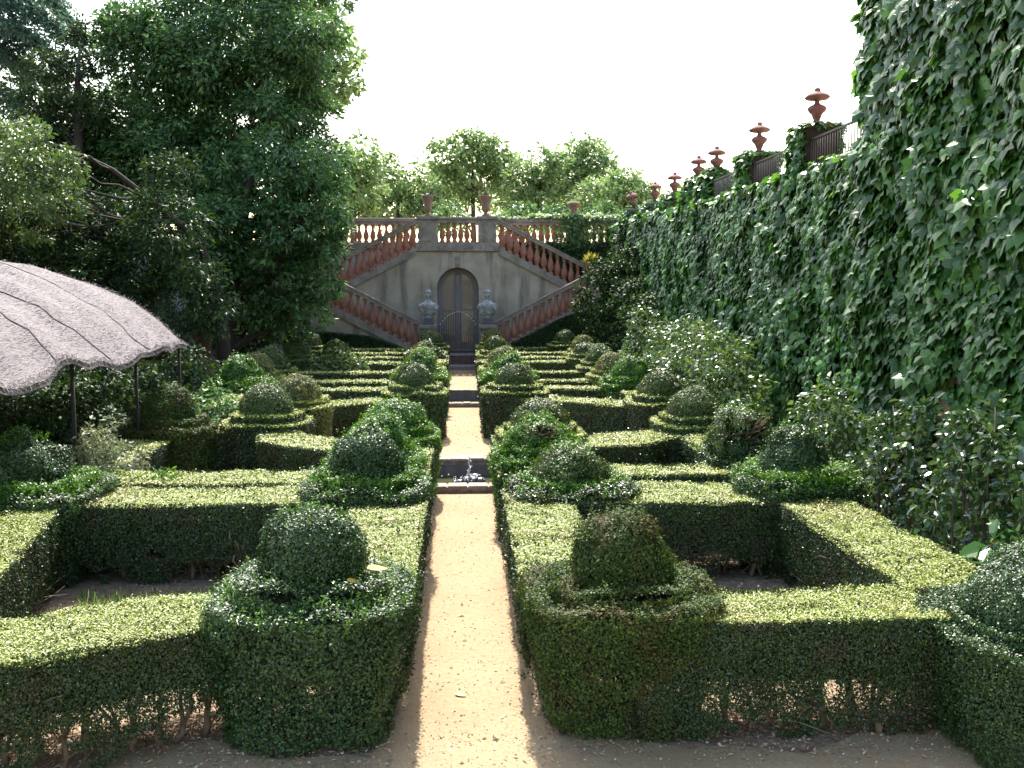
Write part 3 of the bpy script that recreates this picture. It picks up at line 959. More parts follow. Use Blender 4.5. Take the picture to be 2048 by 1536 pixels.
# outer row on the shelter side
topiary('big overgrown dark green mound at the near end of the shelter side row', -4.75, 10.9, 1.5, 'box_blue', 0.86, 0.46, 0.45, 'box_fresh', r2=0.72, z1=0.94, z2=1.06, mt='box_fresh', ring=0.5)
topiary('round olive dome with a torn rim tier, before the post of the shelter', -4.52, 15.5, 1.58, 'box_rust', 0.68, 0.4, 0.15, r2=0.55)
topiary('large olive dome on two rings, nearer one of the pair by the fountain court', -3.14, 16.1, 1.56, 'box', 0.7, 0.42, r2=0.58, power=3)
topiary('yellowish dome on a single ring behind the large olive dome of the pool court', -2.98, 18.2, 1.54, 'box_pale', 0.6, 0.42, r2=0.54)
topiary('dark leafy dome with a spreading skirt behind the pool court, shelter side', -4.85, 22.0, 1.55, 'box_fresh', 0.75, 0.45, 0.5, 'laurel', r2=0.62)
topiary('small pale dome tucked behind the dark leafy skirted one', -4.9, 24.1, 1.55, 'box_pale', 0.62, 0.4)
topiary('rounder olive dome behind the small pale one, before the bay trunk', -5.0, 26.3, 1.58, 'box', 0.64, 0.42)
topiary('dark shaded dome on broad flat rings under the bay tree', -4.95, 30.2, 1.6, 'box_blue', 0.72, 0.42, power=2.4)
topiary('small shaded dome at the back under the bay tree by the stair wall', -5.25, 34.6, 1.56, 'box', 0.64, 0.38)
topiary('neat brown tinged dome on two flat tiers before the stair wall', -3.77, 30.0, 1.54, 'box_rust', 0.66, 0.43, power=2.6)

# dark sloping hedges planted against the lower flights
for lab, sgn, prof, m in (('dark clipped hedge sloping up against the lower stair flight beside the ivy wall', 1, [(1.1, 0), (1.2, 0.55), (4.1, 2.0), (5.6, 2.4), (5.6, 0)], 'darkleaf'),
                          ('dark creeping hedge sloping up against the lower stair flight on the bay tree side', -1, [(1.5, 0), (1.6, 0.6), (2.4, .95), (3.4, 1.25), (4.9, 1.4), (6.5, 1.4), (6.5, 0)], 'darkleaf')):
    t = thing('sloping_hedge', (sgn * 3 - 0.18, 37.8, 0), lab, 'hedge')
    mb = MB()
    pr = [(sgn * x - 0.18, z) for x, z in prof]
    prism_xz(mb, pr, 37.66, 37.97, 'twig')
    xs, zs = [p[0] for p in pr], [p[1] for p in pr]
    n = 16000
    x, z = RNG.uniform(min(xs), max(xs), n), RNG.uniform(0, max(zs), n)
    k = pip(x, z, pr)
    P = np.column_stack([x[k], 37.62 + RNG.normal(0, .03, k.sum()), z[k]])
    leaves(mb, P, np.tile((0, -1.0, .3), (len(P), 1)), 0.06, m, wild=.6)
    for (xa, za), (xb, zb) in zip(pr[1:-2], pr[2:-1]):
        q = int(1500 * abs(xb - xa))
        u = RNG.random(q)
        P = np.column_stack([xa + (xb - xa) * u, RNG.uniform(37.6, 37.98, q), za + (zb - za) * u + RNG.normal(0, .02, q)])
        leaves(mb, P, np.tile((0, 0, 1.0), (q, 1)), 0.055, 'box', wild=.6)
    mb.build('foliage', t)

# ------------------------------------------------------------------ double staircase
XC, YF, YU, YT = -0.18, 38.1, 39.3, 40.5
st = thing('double_staircase', (XC, YU, 0), 'stone double staircase rising both ways round an arched door, with terracotta balusters', 'staircase')


def low(x):
    return 0.705 + (x - 1.32) * 0.51


def upp(x):
    return 4.75 - (x - 1.5) * 0.514


def slope_bar(mb, sgn, x0, x1, fn, o0, o1, y0, y1, m):
    pl = [(XC + sgn * x0, fn(x0) + o0), (XC + sgn * x1, fn(x1) + o0), (XC + sgn * x1, fn(x1) + o1), (XC + sgn * x0, fn(x0) + o1)]
    prism_xz(mb, pl, y0, y1, m)


# baluster: one lathed mesh shared by all
BAL_H = 0.65
prof = [(.095, 0), (.095, .05), (.07, .06), (.06, .085), (.08, .12), (.108, .18), (.115, .24), (.1, .31), (.07, .39), (.046, .47), (.043, .52), (.058, .54), (.058, .56), (.046, .575), (.07, .6), (.085, .61), (.085, BAL_H)]
mb = MB()
lathe(mb, prof, (0, 0, 0), 'terracotta', 12)
bal_me = mb.mesh('baluster')


def baluster(parent, x, y, z, sc=1.0, wd=1.0):
    o = bpy.data.objects.new('baluster', bal_me)
    COL.objects.link(o)
    o.parent = parent
    o.location = Vector((x, y, z)) - parent_world(parent)
    o.scale = (wd, wd, sc)
    o.rotation_euler = (0, 0, RNG.uniform(0, 6))
    return o


mb = MB()
arch = [(XC - 0.81, 0)] + [(XC - 0.81, z) for z in (1.5, 3.06)] + [(XC - 0.81 * math.cos(PI * k / 20), 3.06 + 0.81 * math.sin(PI * k / 20)) for k in range(1, 20)] + [(XC + 0.81, 3.06), (XC + 0.81, 0)]
fac = [(XC - 6.4, 0)] + arch + [(XC + 6.4, 0), (XC + 6.4, 2.6), (XC + 5.2, 2.65), (XC + 1.5, 4.56), (XC - 1.5, 4.56), (XC - 5.2, 2.65), (XC - 6.4, 2.6)]
prism_xz(mb, fac, YU, YT - 0.01, 'stucco')
for s in (-1, 1):
    pl = [(XC + s * 1.41, 0), (XC + s * 1.41, low(1.41) - .2), (XC + s * 5.2, 2.49), (XC + s * 6.4, 2.49), (XC + s * 6.4, 0)]
    prism_xz(mb, pl, YF, YU - 0.004, 'stucco')
mb.build('wall', st)
# arch surround, a slim proud moulding with keystone
mb = MB()
ring = [(0.81, 0.87)]
for k in range(24):
    a0, a1 = PI * k / 24, PI * (k + 1) / 24
    V = []
    for y in (YU - 0.025, YU + 0.05):
        for a in (a0, a1):
            for r in (0.812, 0.93):
                V.append((XC - r * math.cos(a), y, 3.06 + r * math.sin(a)))
    mb.add(V, [(0, 2, 3, 1), (4, 5, 7, 6), (1, 3, 7, 5), (0, 4, 6, 2)], 'stucco')
bevel_box(mb, XC - 0.1, XC + 0.1, YU - 0.06, YU + 0.04, 3.88, 4.3, 'stone', 0.02)
mb.build('arch_moulding', st)
# mouldings
mb = MB()
bevel_box(mb, XC - 1.62, XC + 1.62, YU - 0.1, YT - 0.02, 4.5, 4.755, 'stone', 0.02)
box(mb, XC - 1.55, XC + 1.55, YU - 0.05, YU + 0.3, 4.755, 4.86, 'stone')
for s in (-1, 1):
    slope_bar(mb, s, 1.6, 5.25, upp, -0.27, -0.02, YU - 0.07, YU + 0.16, 'stone')
    slope_bar(mb, s, 1.6, 5.25, upp, -0.325, -0.273, YU - 0.1, YU + 0.12, 'stone')
    slope_bar(mb, s, 1.42, 5.05, low, -0.27, -0.02, YF - 0.06, YF + 0.18, 'stone')
    slope_bar(mb, s, 1.42, 5.05, low, -0.325, -0.273, YF - 0.09, YF + 0.14, 'stone')
    x0, x1 = sorted((XC + s * 4.98, XC + s * 6.42))
    bevel_box(mb, x0, x1, YF - 0.09, YF + 0.3, 2.44, 2.66, 'stone', 0.02)
mb.build('string_course', st)
# handrails
for s in (-1, 1):
    mb = MB()
    slope_bar(mb, s, 1.5, 5.3, upp, 0.87, 0.985, YU - 0.06, YU + 0.2, 'stone')
    slope_bar(mb, s, 1.5, 5.32, upp, 0.988, 1.05, YU - 0.085, YU + 0.225, 'stone')
    mb.build('handrail', st)
    mb = MB()
    slope_bar(mb, s, 1.3, 5.15, low, 0.87, 0.985, YF - 0.05, YF + 0.2, 'stone')
    slope_bar(mb, s, 1.28, 5.2, low, 0.988, 1.05, YF - 0.075, YF + 0.225, 'stone')
    mb.build('handrail', st)
    for k in range(13):
        x = 1.76 + k * 0.268
        baluster(st, XC + s * x, YU + 0.06, upp(x) - 0.06, 1.45, 1.2)
    for k in range(13):
        x = 1.6 + k * 0.27
        baluster(st, XC + s * x, YF + 0.06, low(x) - 0.06, 1.45, 1.2)
    # piers
    mb = MB()
    x0, x1 = sorted((XC + s * 0.8, XC + s * 1.5))
    box(mb, x0, x1, YU - 0.04, YU + 0.42, 4.757, 5.72, 'stone')
    x0, x1 = sorted((XC + s * 1.02, XC + s * 1.36))
    box(mb, x0, x1, YU - 0.065, YU + 0.2, 4.9, 5.66, 'stone')
    x0, x1 = sorted((XC + s * 0.74, XC + s * 1.56))
    bevel_box(mb, x0, x1, YU - 0.1, YU + 0.48, 5.722, 5.86, 'stone', 0.02)
    mb.build('pier', st)
    mb = MB()
    x0, x1 = sorted((XC + s * 5.02, XC + s * 5.5))
    box(mb, x0, x1, YF - 0.03, YF + 0.42, 2.662, 3.56, 'stone')
    x0, x1 = sorted((XC + s * 4.97, XC + s * 5.56))
    bevel_box(mb, x0, x1, YF - 0.08, YF + 0.48, 3.562, 3.68, 'stone', 0.02)
    mb.build('pier', st)
    mb = MB()
    x0, x1 = sorted((XC + s * 0.84, XC + s * 1.4))
    box(mb, x0, x1, YF - 0.24, YF + 0.42, 0, 1.54, 'stone')
    x0, x1 = sorted((XC + s * 0.78, XC + s * 1.46))
    bevel_box(mb, x0, x1, YF - 0.3, YF + 0.48, 1.542, 1.7, 'stone', 0.025)
    mb.build('pier', st)
# landing balustrade
mb = MB()
box(mb, XC - 0.8, XC + 0.8, YU, YU + 0.26, 5.6, 5.72, 'stone')
bevel_box(mb, XC - 0.74, XC + 0.74, YU - 0.05, YU + 0.32, 5.722, 5.82, 'stone', 0.02)
mb.build('handrail', st)
for k in range(6):
    baluster(st, XC - 0.6 + k * 0.24, YU + 0.12, 4.86, 1.14)
# treads behind the balusters
mb = MB()
for s in (-1, 1):
    for k in range(13):
        xa = 1.45 + k * 3.75 / 13
        x0, x1 = sorted((XC + s * xa, XC + s * (xa + 3.75 / 13)))
        box(mb, x0, x1, YF + 0.19, YU - 0.01, 0.3, low(xa) - 0.03, 'stone')
mb.build('stair_treads', st)
# front steps and brick riser under the door
mb = MB()
bevel_box(mb, XC - 0.84, XC + 0.84, 37.62, 38.62, 0.0, 0.15, 'brick', 0.02)
box(mb, XC - 0.82, XC + 0.82, 38.63, 39.76, 0.0, 0.44, 'brick')
k = XC - 0.82
while k < XC + 0.78:
    bevel_box(mb, k, k + 0.088, 38.585, 38.7, 0.15, 0.46, 'brickred', 0.012)
    k += 0.1
bevel_box(mb, XC - 0.83, XC + 0.83, 38.56, 39.75, 0.462, 0.52, 'brick', 0.015)
mb.build('front_steps', st)

# door: frame, two arched leaves with glass, and an iron picket gate with white knobs
door = bpy.data.objects.new('door', None)


def arch_pts(hw, zb, zc, n=14, cx=XC):
    return [(cx - hw, zb)] + [(cx - hw * math.cos(PI * k / n), zc + hw * math.sin(PI * k / n)) for k in range(n + 1)] + [(cx + hw, zb)]


def arch_frame(mb, hw_o, hw_i, zb, zc, y0, y1, m):
    o, i = arch_pts(hw_o, zb, zc), arch_pts(hw_i, zb, zc)
    n = len(o)
    V = [(x, y0, z) for x, z in o] + [(x, y0, z) for x, z in i] + [(x, y1, z) for x, z in o] + [(x, y1, z) for x, z in i]
    F = []
    for k in range(n - 1):
        F += [(k, k + 1, n + k + 1, n + k), (n + k, n + k + 1, 3 * n + k + 1, 3 * n + k), (2 * n + k, 3 * n + k, 3 * n + k + 1, 2 * n + k + 1)]
    mb.add(V, F, m)


mb = MB()
arch_frame(mb, 0.808, 0.6, 0.522, 3.06, 39.66, 39.76, 'doorwood')
box(mb, XC - 0.09, XC + 0.09, 39.63, 39.74, 0.522, 3.62, 'doorwood')
box(mb, XC - 0.6, XC - 0.092, 39.65, 39.75, 0.523, 0.95, 'doorwood')
box(mb, XC + 0.092, XC + 0.6, 39.65, 39.75, 0.523, 0.95, 'doorwood')
for s in (-1, 1):
    x0, x1 = sorted((XC + s * 0.16, XC + s * 0.53))
    bevel_box(mb, x0, x1, 39.635, 39.66, 0.6, 0.88, 'doorwood', 0.01)
    x0, x1 = sorted((XC + s * 0.092, XC + s * 0.16))
    box(mb, x0, x1, 39.67, 39.74, 0.952, 3.6, 'doorwood')
    x0, x1 = sorted((XC + s * 0.16, XC + s * 0.6))
    box(mb, x0, x1, 39.672, 39.742, 2.2, 2.26, 'doorwood')
door = mb.build('door', st)
for s in (-1, 1):
    mb = MB()
    pts = [(XC + s * 0.1, 0.94), (XC + s * 0.62, 0.94), (XC + s * 0.62, 3.06)] + [(XC + s * 0.62 * math.cos(a), 3.06 + 0.6 * math.sin(a)) for a in np.linspace(0.1, 1.4, 9)] + [(XC + s * 0.1, 3.65)]
    prism_xz(mb, pts, 39.72, 39.728, 'glass')
    mb.build('pane', door)
mb = MB()
for k in range(16):
    x = -0.7 + k * 1.4 / 15
    top = 2.12 - 0.62 * (x / 0.8) ** 2
    tube(mb, [(XC + x, 39.56, 0.53), (XC + x, 39.56, top)], 0.017, 'gateiron', 6)
box(mb, XC - 0.76, XC + 0.76, 39.545, 39.575, 0.62, 0.66, 'gateiron')
box(mb, XC - 0.76, XC + 0.76, 39.545, 39.575, 1.3, 1.335, 'gateiron')
gate = mb.build('gate', door)
mb = MB()
for k in range(16):
    x = -0.7 + k * 1.4 / 15
    top = 2.12 - 0.62 * (x / 0.8) ** 2
    bm = bmesh.new()
    bmesh.ops.create_uvsphere(bm, u_segments=8, v_segments=6, radius=0.026)
    bmesh.ops.translate(bm, verts=bm.verts, vec=(XC + x, 39.555, top + 0.02))
    from_bm(mb, bm, 'whitepaint', True)
mb.build('knob_row', door)

# ------------------------------------------------------------------ busts
def bust(sgn, lab, plume):
    x, y, z = XC + sgn * 1.12, YF + 0.0, 1.7
    t = thing('marble_bust', (x, y, z), lab, 'bust', 'marble busts beside the arched door')
    mb = MB()
    bevel_box(mb, x - 0.2, x + 0.2, y - 0.18, y + 0.18, z, z + 0.09, 'slate', 0.015)
    bevel_box(mb, x - 0.16, x + 0.16, y - 0.15, y + 0.15, z + 0.09, z + 0.24, 'slate', 0.015)
    mb.build('pedestal', t)
    b0 = bmesh.new()
    bmesh.ops.create_uvsphere(b0, u_segments=20, v_segments=14, radius=1)
    b0.verts.index_update()
    SV, SF = [v.co.copy() for v in b0.verts], [[v.index for v in f.verts] for f in b0.faces]
    b0.free()
    BV, BF = [], []

    def ball(c, r, rot=0.0):
        cc, ss, k0 = math.cos(rot), math.sin(rot), len(BV)
        for v in SV:
            qx, qy, qz = v.x * r[0], v.y * r[1], v.z * r[2]
            BV.append((c[0] + qx * cc - qz * ss, c[1] + qy, c[2] + qx * ss + qz * cc))
        BF.extend([[k0 + i for i in f] for f in SF])

    ball((0, 0, 0.3), (.13, .12, .12))
    ball((0, 0, 0.52), (.27, .16, .24))
    ball((0, -0.02, 0.68), (.33, .165, .19))
    ball((-.25, 0, 0.63), (.14, .14, .18), 0.2)
    ball((.25, 0, 0.63), (.14, .14, .18), -0.2)
    ball((-.13, 0, 0.79), (.17, .12, .075), 0.45)
    ball((.13, 0, 0.79), (.17, .12, .075), -0.45)
    ball((-.2, 0, 0.5), (.13, .13, .16))
    ball((.2, 0, 0.5), (.13, .13, .16))
    ball((0, 0, 0.86), (.16, .11, .09))
    ball((0, 0, 0.95), (.085, .085, .15))
    tw = 0.05 * sgn
    ball((0, -.01, 1.12), (.115, .135, .15))
    ball((tw * .3, -.145, 1.1), (.02, .035, .04))     # nose
    ball((0, -.115, 1.015), (.045, .035, .03))             # chin
    ball((0, -.118, 1.16), (.08, .03, .02))
    ball((-.055, -.1, 1.085), (.03, .03, .03))
    ball((.055, -.1, 1.085), (.03, .03, .03))           # brow
    ball((0, -.125, 1.055), (.035, .022, .013))        # lips
    ball((-.092, 0, 1.11), (.014, .03, .035))
    ball((.092, 0, 1.11), (.014, .03, .035))
    ball((0, .02, 1.2), (.13, .15, .11))             # helmet / hair
    for k in range(40):
        a, e = RNG.uniform(-.2, PI + .2), RNG.uniform(.1, 1.3)
        ball((.13 * math.cos(a) * math.cos(e), .02 + .15 * abs(math.sin(a)) * math.cos(e), 1.17 + .14 * math.sin(e)), (.022, .022, .022))
    if plume:
        ball((0, .02, 1.29), (.02, .09, .06))
        ball((0, .0, 1.36), (.01, .012, .1))
    else:
        ball((0, .05, 1.26), (.05, .1, .05))
    # drapery folds
    for k in range(9):
        a0 = -0.33 + k * 0.08
        n = 26
        for i in range(n):
            u = i / (n - 1)
            px, pz = a0 + 0.25 * u * sgn, 0.8 - 0.4 * u - 0.1 * abs(a0)
            rr = (1 - (px / 0.38) ** 2 - ((pz - .62) / .34) ** 2)
            if rr < 0.12:
                continue
            ball((px, -0.165 * math.sqrt(rr) - 0.005, pz), (.016, .034, .022), 0.5 * sgn)
    me = bpy.data.meshes.new('bust_body')
    me.from_pydata(BV, [], BF)
    for p in me.polygons:
        p.use_smooth = True
    me.materials.append(M['marble'])
    o = bpy.data.objects.new('figure', me)
    COL.objects.link(o)
    o.parent = t
    r = o.modifiers.new('fuse', 'REMESH')
    r.mode = 'VOXEL'
    r.voxel_size = 0.0085
    r.use_smooth_shade = True


bust(-1, 'grey marble bust with a spiked helmet, beside the door on the bay tree side', True)
bust(1, 'grey marble bust with bare head and folded cloak, beside the door on the ivy side', False)

# ------------------------------------------------------------------ terrace behind
t = thing('terrace_wall', (-4, YT + 0.2, 0), 'pale rendered terrace wall with terracotta balustrade behind the staircase', 'wall')
mb = MB()
box(mb, -18, 6.6, YT, YT + 0.4, 0, 4.6, 'lilac')
mb.build('wall', t)
mb = MB()
bevel_box(mb, -18.02, 6.62, YT - 0.08, YT + 0.5, 4.6, 4.9, 'stone', 0.03)
mb.build('coping', t)
mb = MB()
for x0, x1 in ((-18, -0.9), (0.4, 6.6)):
    box(mb, x0, x1, YT + 0.06, YT + 0.34, 5.6, 5.7, 'stone')
    bevel_box(mb, x0, x1, YT + 0.02, YT + 0.38, 5.702, 5.86, 'stone', 0.025)
mb.build('handrail', t)
mb = MB()
for xc in (-5.2, -11.0, 4.5):
    box(mb, xc - 0.26, xc + 0.26, YT - 0.02, YT + 0.42, 4.902, 5.9, 'stone')
    bevel_box(mb, xc - 0.32, xc + 0.32, YT - 0.07, YT + 0.47, 5.9, 5.99, 'stone', 0.02)
    mb.build('pier', t)
    mb = MB()
x = -10.6
while x < 6.4:
    if not (-1.1 < x < 0.5) and abs(x + 5.2) > 0.36 and abs(x - 4.5) > 0.36:
        baluster(t, x, YT + 0.2, 4.9, 1.08)
    x += 0.27
mb = MB()
mb.add([(-200, YT + 0.39, 4.72), (200, YT + 0.39, 4.72), (200, 500, 4.72), (-200, 500, 4.72)], [(0, 1, 2, 3)], 'gravel')
tag(mb.build('terrace_ground'), kind='structure')
mb = MB()
mb.add([(6.3, 14.9, 4.9), (120, 14.9, 4.9), (120, YT + 0.38, 4.9), (6.3, YT + 0.38, 4.9)], [(0, 1, 2, 3)], 'gravel')
tag(mb.build('upper_terrace_ground'), kind='structure')

# ------------------------------------------------------------------ urns
UR = [(.13, 0), (.15, .03), (.13, .06), (.075, .1), (.065, .14), (.1, .2), (.15, .26), (.155, .3), (.14, .34), (.15, .5), (.2, .68), (.225, .74), (.235, .78), (.225, .8), (.19, .79), (.17, .7)]


def urn(x, y, z, lab, prof=UR, plant=None):
    t = thing('urn', (x, y, z), lab, 'urn', 'clay urns on the balustrade piers')
    mb = MB()
    lathe(mb, prof, (x, y, z), 'urnclay', 20)
    mb.build('bowl', t)
    if plant:
        mb = MB()
        plant(mb, x, y, z)
        mb.build('plant', t)
    return t


def p_sparse(mb, x, y, z):
    for k in range(7):
        tube(mb, wander((x, y, z + .7), (x + RNG.normal(-.1, .22), y + RNG.normal(0, .1), z + RNG.uniform(.9, 1.35)), 4, .03), np.linspace(.01, .003, 5), 'stem', 4)
    P = np.array((x, y, z + .84)) + RNG.normal(0, 1, (260, 3)) * (.11, .11, .06)
    leaves(mb, P, np.tile((0, 0, 1.0), (260, 1)), .07, 'lightleaf', wild=1)


def p_low(mb, x, y, z):
    P = np.array((x, y, z + .82)) + RNG.normal(0, 1, (220, 3)) * (.1, .1, .035)
    leaves(mb, P, np.tile((0, 0, 1.0), (220, 1)), .07, 'box', wild=1)


urn(XC - 1.15, YU + 0.18, 5.86, 'tall clay urn with dry sprigs on the landing pier nearer the bay tree', UR, p_low)
urn(XC + 1.1, YU + 0.18, 5.86, 'broad clay urn with bare twigs sticking up from the landing pier nearer the ivy', [(r * 1.12, z_) for r, z_ in UR], p_sparse)
urn(4.5, YT + 0.2, 5.99, 'squat clay urn with rounded rim standing on the ivy covered terrace pier', [(.12, 0), (.16, .05), (.14, .1), (.13, .2), (.16, .3), (.24, .38), (.27, .44), (.27, .48), (.2, .54), (.1, .56)])

# clay pot with a yellowing spiky plant on the half landing
px, py, pz = at(1181, 548, 38.6)
t = thing('plant_pot', (px, py, 3.68), 'clay pot with yellow spiky plant on the half landing pier beside the dark shrub', 'plant pot')
mb = MB()
lathe(mb, [(.13, 0), (.16, .04), (.15, .08), (.2, .3), (.23, .36), (.22, .4), (.18, .39)], (px, py, 3.68), 'terracotta', 18)
mb.build('pot', t)
mb = MB()
P = np.array((px, py, 4.06)) + RNG.normal(0, 1, (160, 3)) * (.07, .07, .02)
d = norm(RNG.normal(0, 0.5, (160, 3)) + np.array((0, 0, 1)))
leaves(mb, P, norm(np.cross(d, RNG.normal(size=(160, 3)))), .34, 'yellowleaf', T_NEEDLE, along=d * 3, wild=.2)
leaves(mb, P[:70], norm(np.cross(d[:70], RNG.normal(size=(70, 3)))), .3, 'lightleaf', T_NEEDLE, along=d[:70] * 3, wild=.2)
mb.build('plant', t)

# ------------------------------------------------------------------ ivy wall and ivy clad house
t = thing('garden_wall', (6.15, 27, 0), 'long ochre retaining wall under the ivy, holding up the upper terrace', 'wall')
mb = MB()
box(mb, 6.0, 6.4, 14.46, YT - 0.002, 0, 4.95, 'ochre')
mb.build('wall', t)
mb = MB()
bevel_box(mb, 5.93, 6.46, 14.47, YT - 0.1, 4.952, 5.06, 'stone', 0.02)
mb.build('coping', t)
t = thing('house', (8, 8, 0), 'tall ivy covered house end rising above the garden wall', 'house')
mb = MB()
box(mb, 5.96, 12, 2, 14.45, 0, 13, 'ochre')
mb.build('wall', t)
mb = MB()
prism_xz(mb, [(5.7, 13.0), (12.2, 13.0), (9, 15.2)], 1.8, 14.7, 'terracotta')
mb.build('roof', t)


def ivy_sheet(mb, n, fn, size, wild=0.3, m='ivy', facing=(-1.0, -0.05, 0.28)):
    P, k = fn(n)
    P = P[k]
    b = (vnoise(P, 0.8, 3) - 0.45) * 0.24 + (vnoise(P, 2.3, 5) - 0.5) * 0.22
    P[:, 0] -= b + RNG.uniform(-0.05, 0.05, len(P))
    N = np.tile(facing, (len(P), 1)) + np.column_stack([np.zeros(len(P)), (vnoise(P, 1.7, 8) - .5) * 0.6, (vnoise(P, 1.9, 9) - .5) * 0.5])
    sag = np.tile((-0.35, -0.05, -1.0), (len(P), 1))
    leaves(mb, P, N, RNG.uniform(0.5, 1.3, len(P)) * (0.8 + 0.45 * vnoise(P, 0.9, 21)) * size, m, T_IVY, along=sag, wild=wild, jit=0.22)


def wall_pts(n):
    y, z = RNG.uniform(14.2, 40.6, n), RNG.uniform(0.2, 5.6, n)
    P = np.column_stack([np.full(n, 5.86), y, z])
    top = 5.1 + 0.35 * np.clip((y - 24) / 10, 0, 1) + (vnoise(np.column_stack([y, y * 0, y * 0]), 1.1, 4) - 0.5) * 0.45
    return P, z < top


def top_pts(n):
    y = RNG.uniform(14.4, 40.5, n)
    P = np.column_stack([RNG.uniform(5.85, 6.55, n), y, 5.06 + RNG.uniform(0, .16, n) + 0.3 * np.clip((y - 24) / 10, 0, 1)])
    return P, np.ones(n, bool)


t = thing('climbing_ivy', (5.9, 27, 0), 'thick sheet of ivy covering the long garden wall below the clay finials', 'ivy')
mb = MB()
ivy_sheet(mb, 38000, wall_pts, 0.16)
ivy_sheet(mb, 3500, top_pts, 0.15, 0.6, 'ivy', (-0.3, 0, 1))
mb.add([(5.985, 14.5, 0.1), (5.985, 40.5, 0.1), (5.985, 40.5, 4.9), (5.985, 14.5, 4.9)], [(0, 1, 2, 3)], 'twig')
mb.build('foliage', t)


def house_pts(n):
    y, z = RNG.uniform(5.5, 14.52, n), RNG.uniform(0.1, 12.6, n)
    P = np.column_stack([5.84 - 0.1 * (vnoise(np.column_stack([y, z, z]), .5, 7)), y, z])
    # two worn patches where the ochre render shows
    bare = (((y - 11.95) / .17) ** 2 + ((z - 1.72) / .26) ** 2 < 1) | (((y - 11.9) / .2) ** 2 + ((z - 0.95) / .5) ** 2 < 1)
    return P, ~bare


t = thing('climbing_ivy', (5.9, 10, 0), 'large leaved ivy sheet covering the tall house wall up to the frame top', 'ivy')
t['label'] = 'large leaved ivy covering the tall house wall beyond the end of the railing'
mb = MB()
ivy_sheet(mb, 27000, house_pts, 0.175, 0.3)


for ya, yb, za, zb in ((2, 11.62, .1, 12.9), (12.2, 14.44, .1, 12.9), (11.621, 12.199, 2.02, 12.9), (11.621, 12.199, .1, .4)):
    mb.add([(5.945, ya, za), (5.945, yb, za), (5.945, yb, zb), (5.945, ya, zb)], [(0, 1, 2, 3)], 'twig')


def corner_pts(n):
    z = RNG.uniform(0.1, 12.7, n)
    P = np.column_stack([RNG.uniform(5.8, 7.2, n), 14.48 + RNG.uniform(0, .14, n) + 0.1 * vnoise(np.column_stack([z, z, z]), 1.5, 2), z])
    return P, z > 4.5


ivy_sheet(mb, 3500, corner_pts, 0.18, 0.6, 'ivy', (-0.3, 0.6, 0.5))
mb.build('foliage', t)

# finials on ivy covered pillars, railings between them
FIN = [(.1, 0), (.1, .025), (.07, .05), (.055, .09), (.06, .12), (.075, .15), (.09, .2), (.145, .25), (.165, .29), (.16, .32), (.12, .35), (.06, .375), (.043, .4), (.043, .44), (.055, .46), (.17, .46), (.205, .485), (.2, .51), (.16, .545), (.1, .575), (.065, .595), (.05, .605), (.055, .625), (.045, .65), (.02, .665)]


def scallop(a, z):
    return 0.1 * abs(math.sin(3 * a + .4)) if 0.45 < z < 0.56 else (0.05 * math.sin(8 * a) if 0.1 < z < 0.22 else 0)


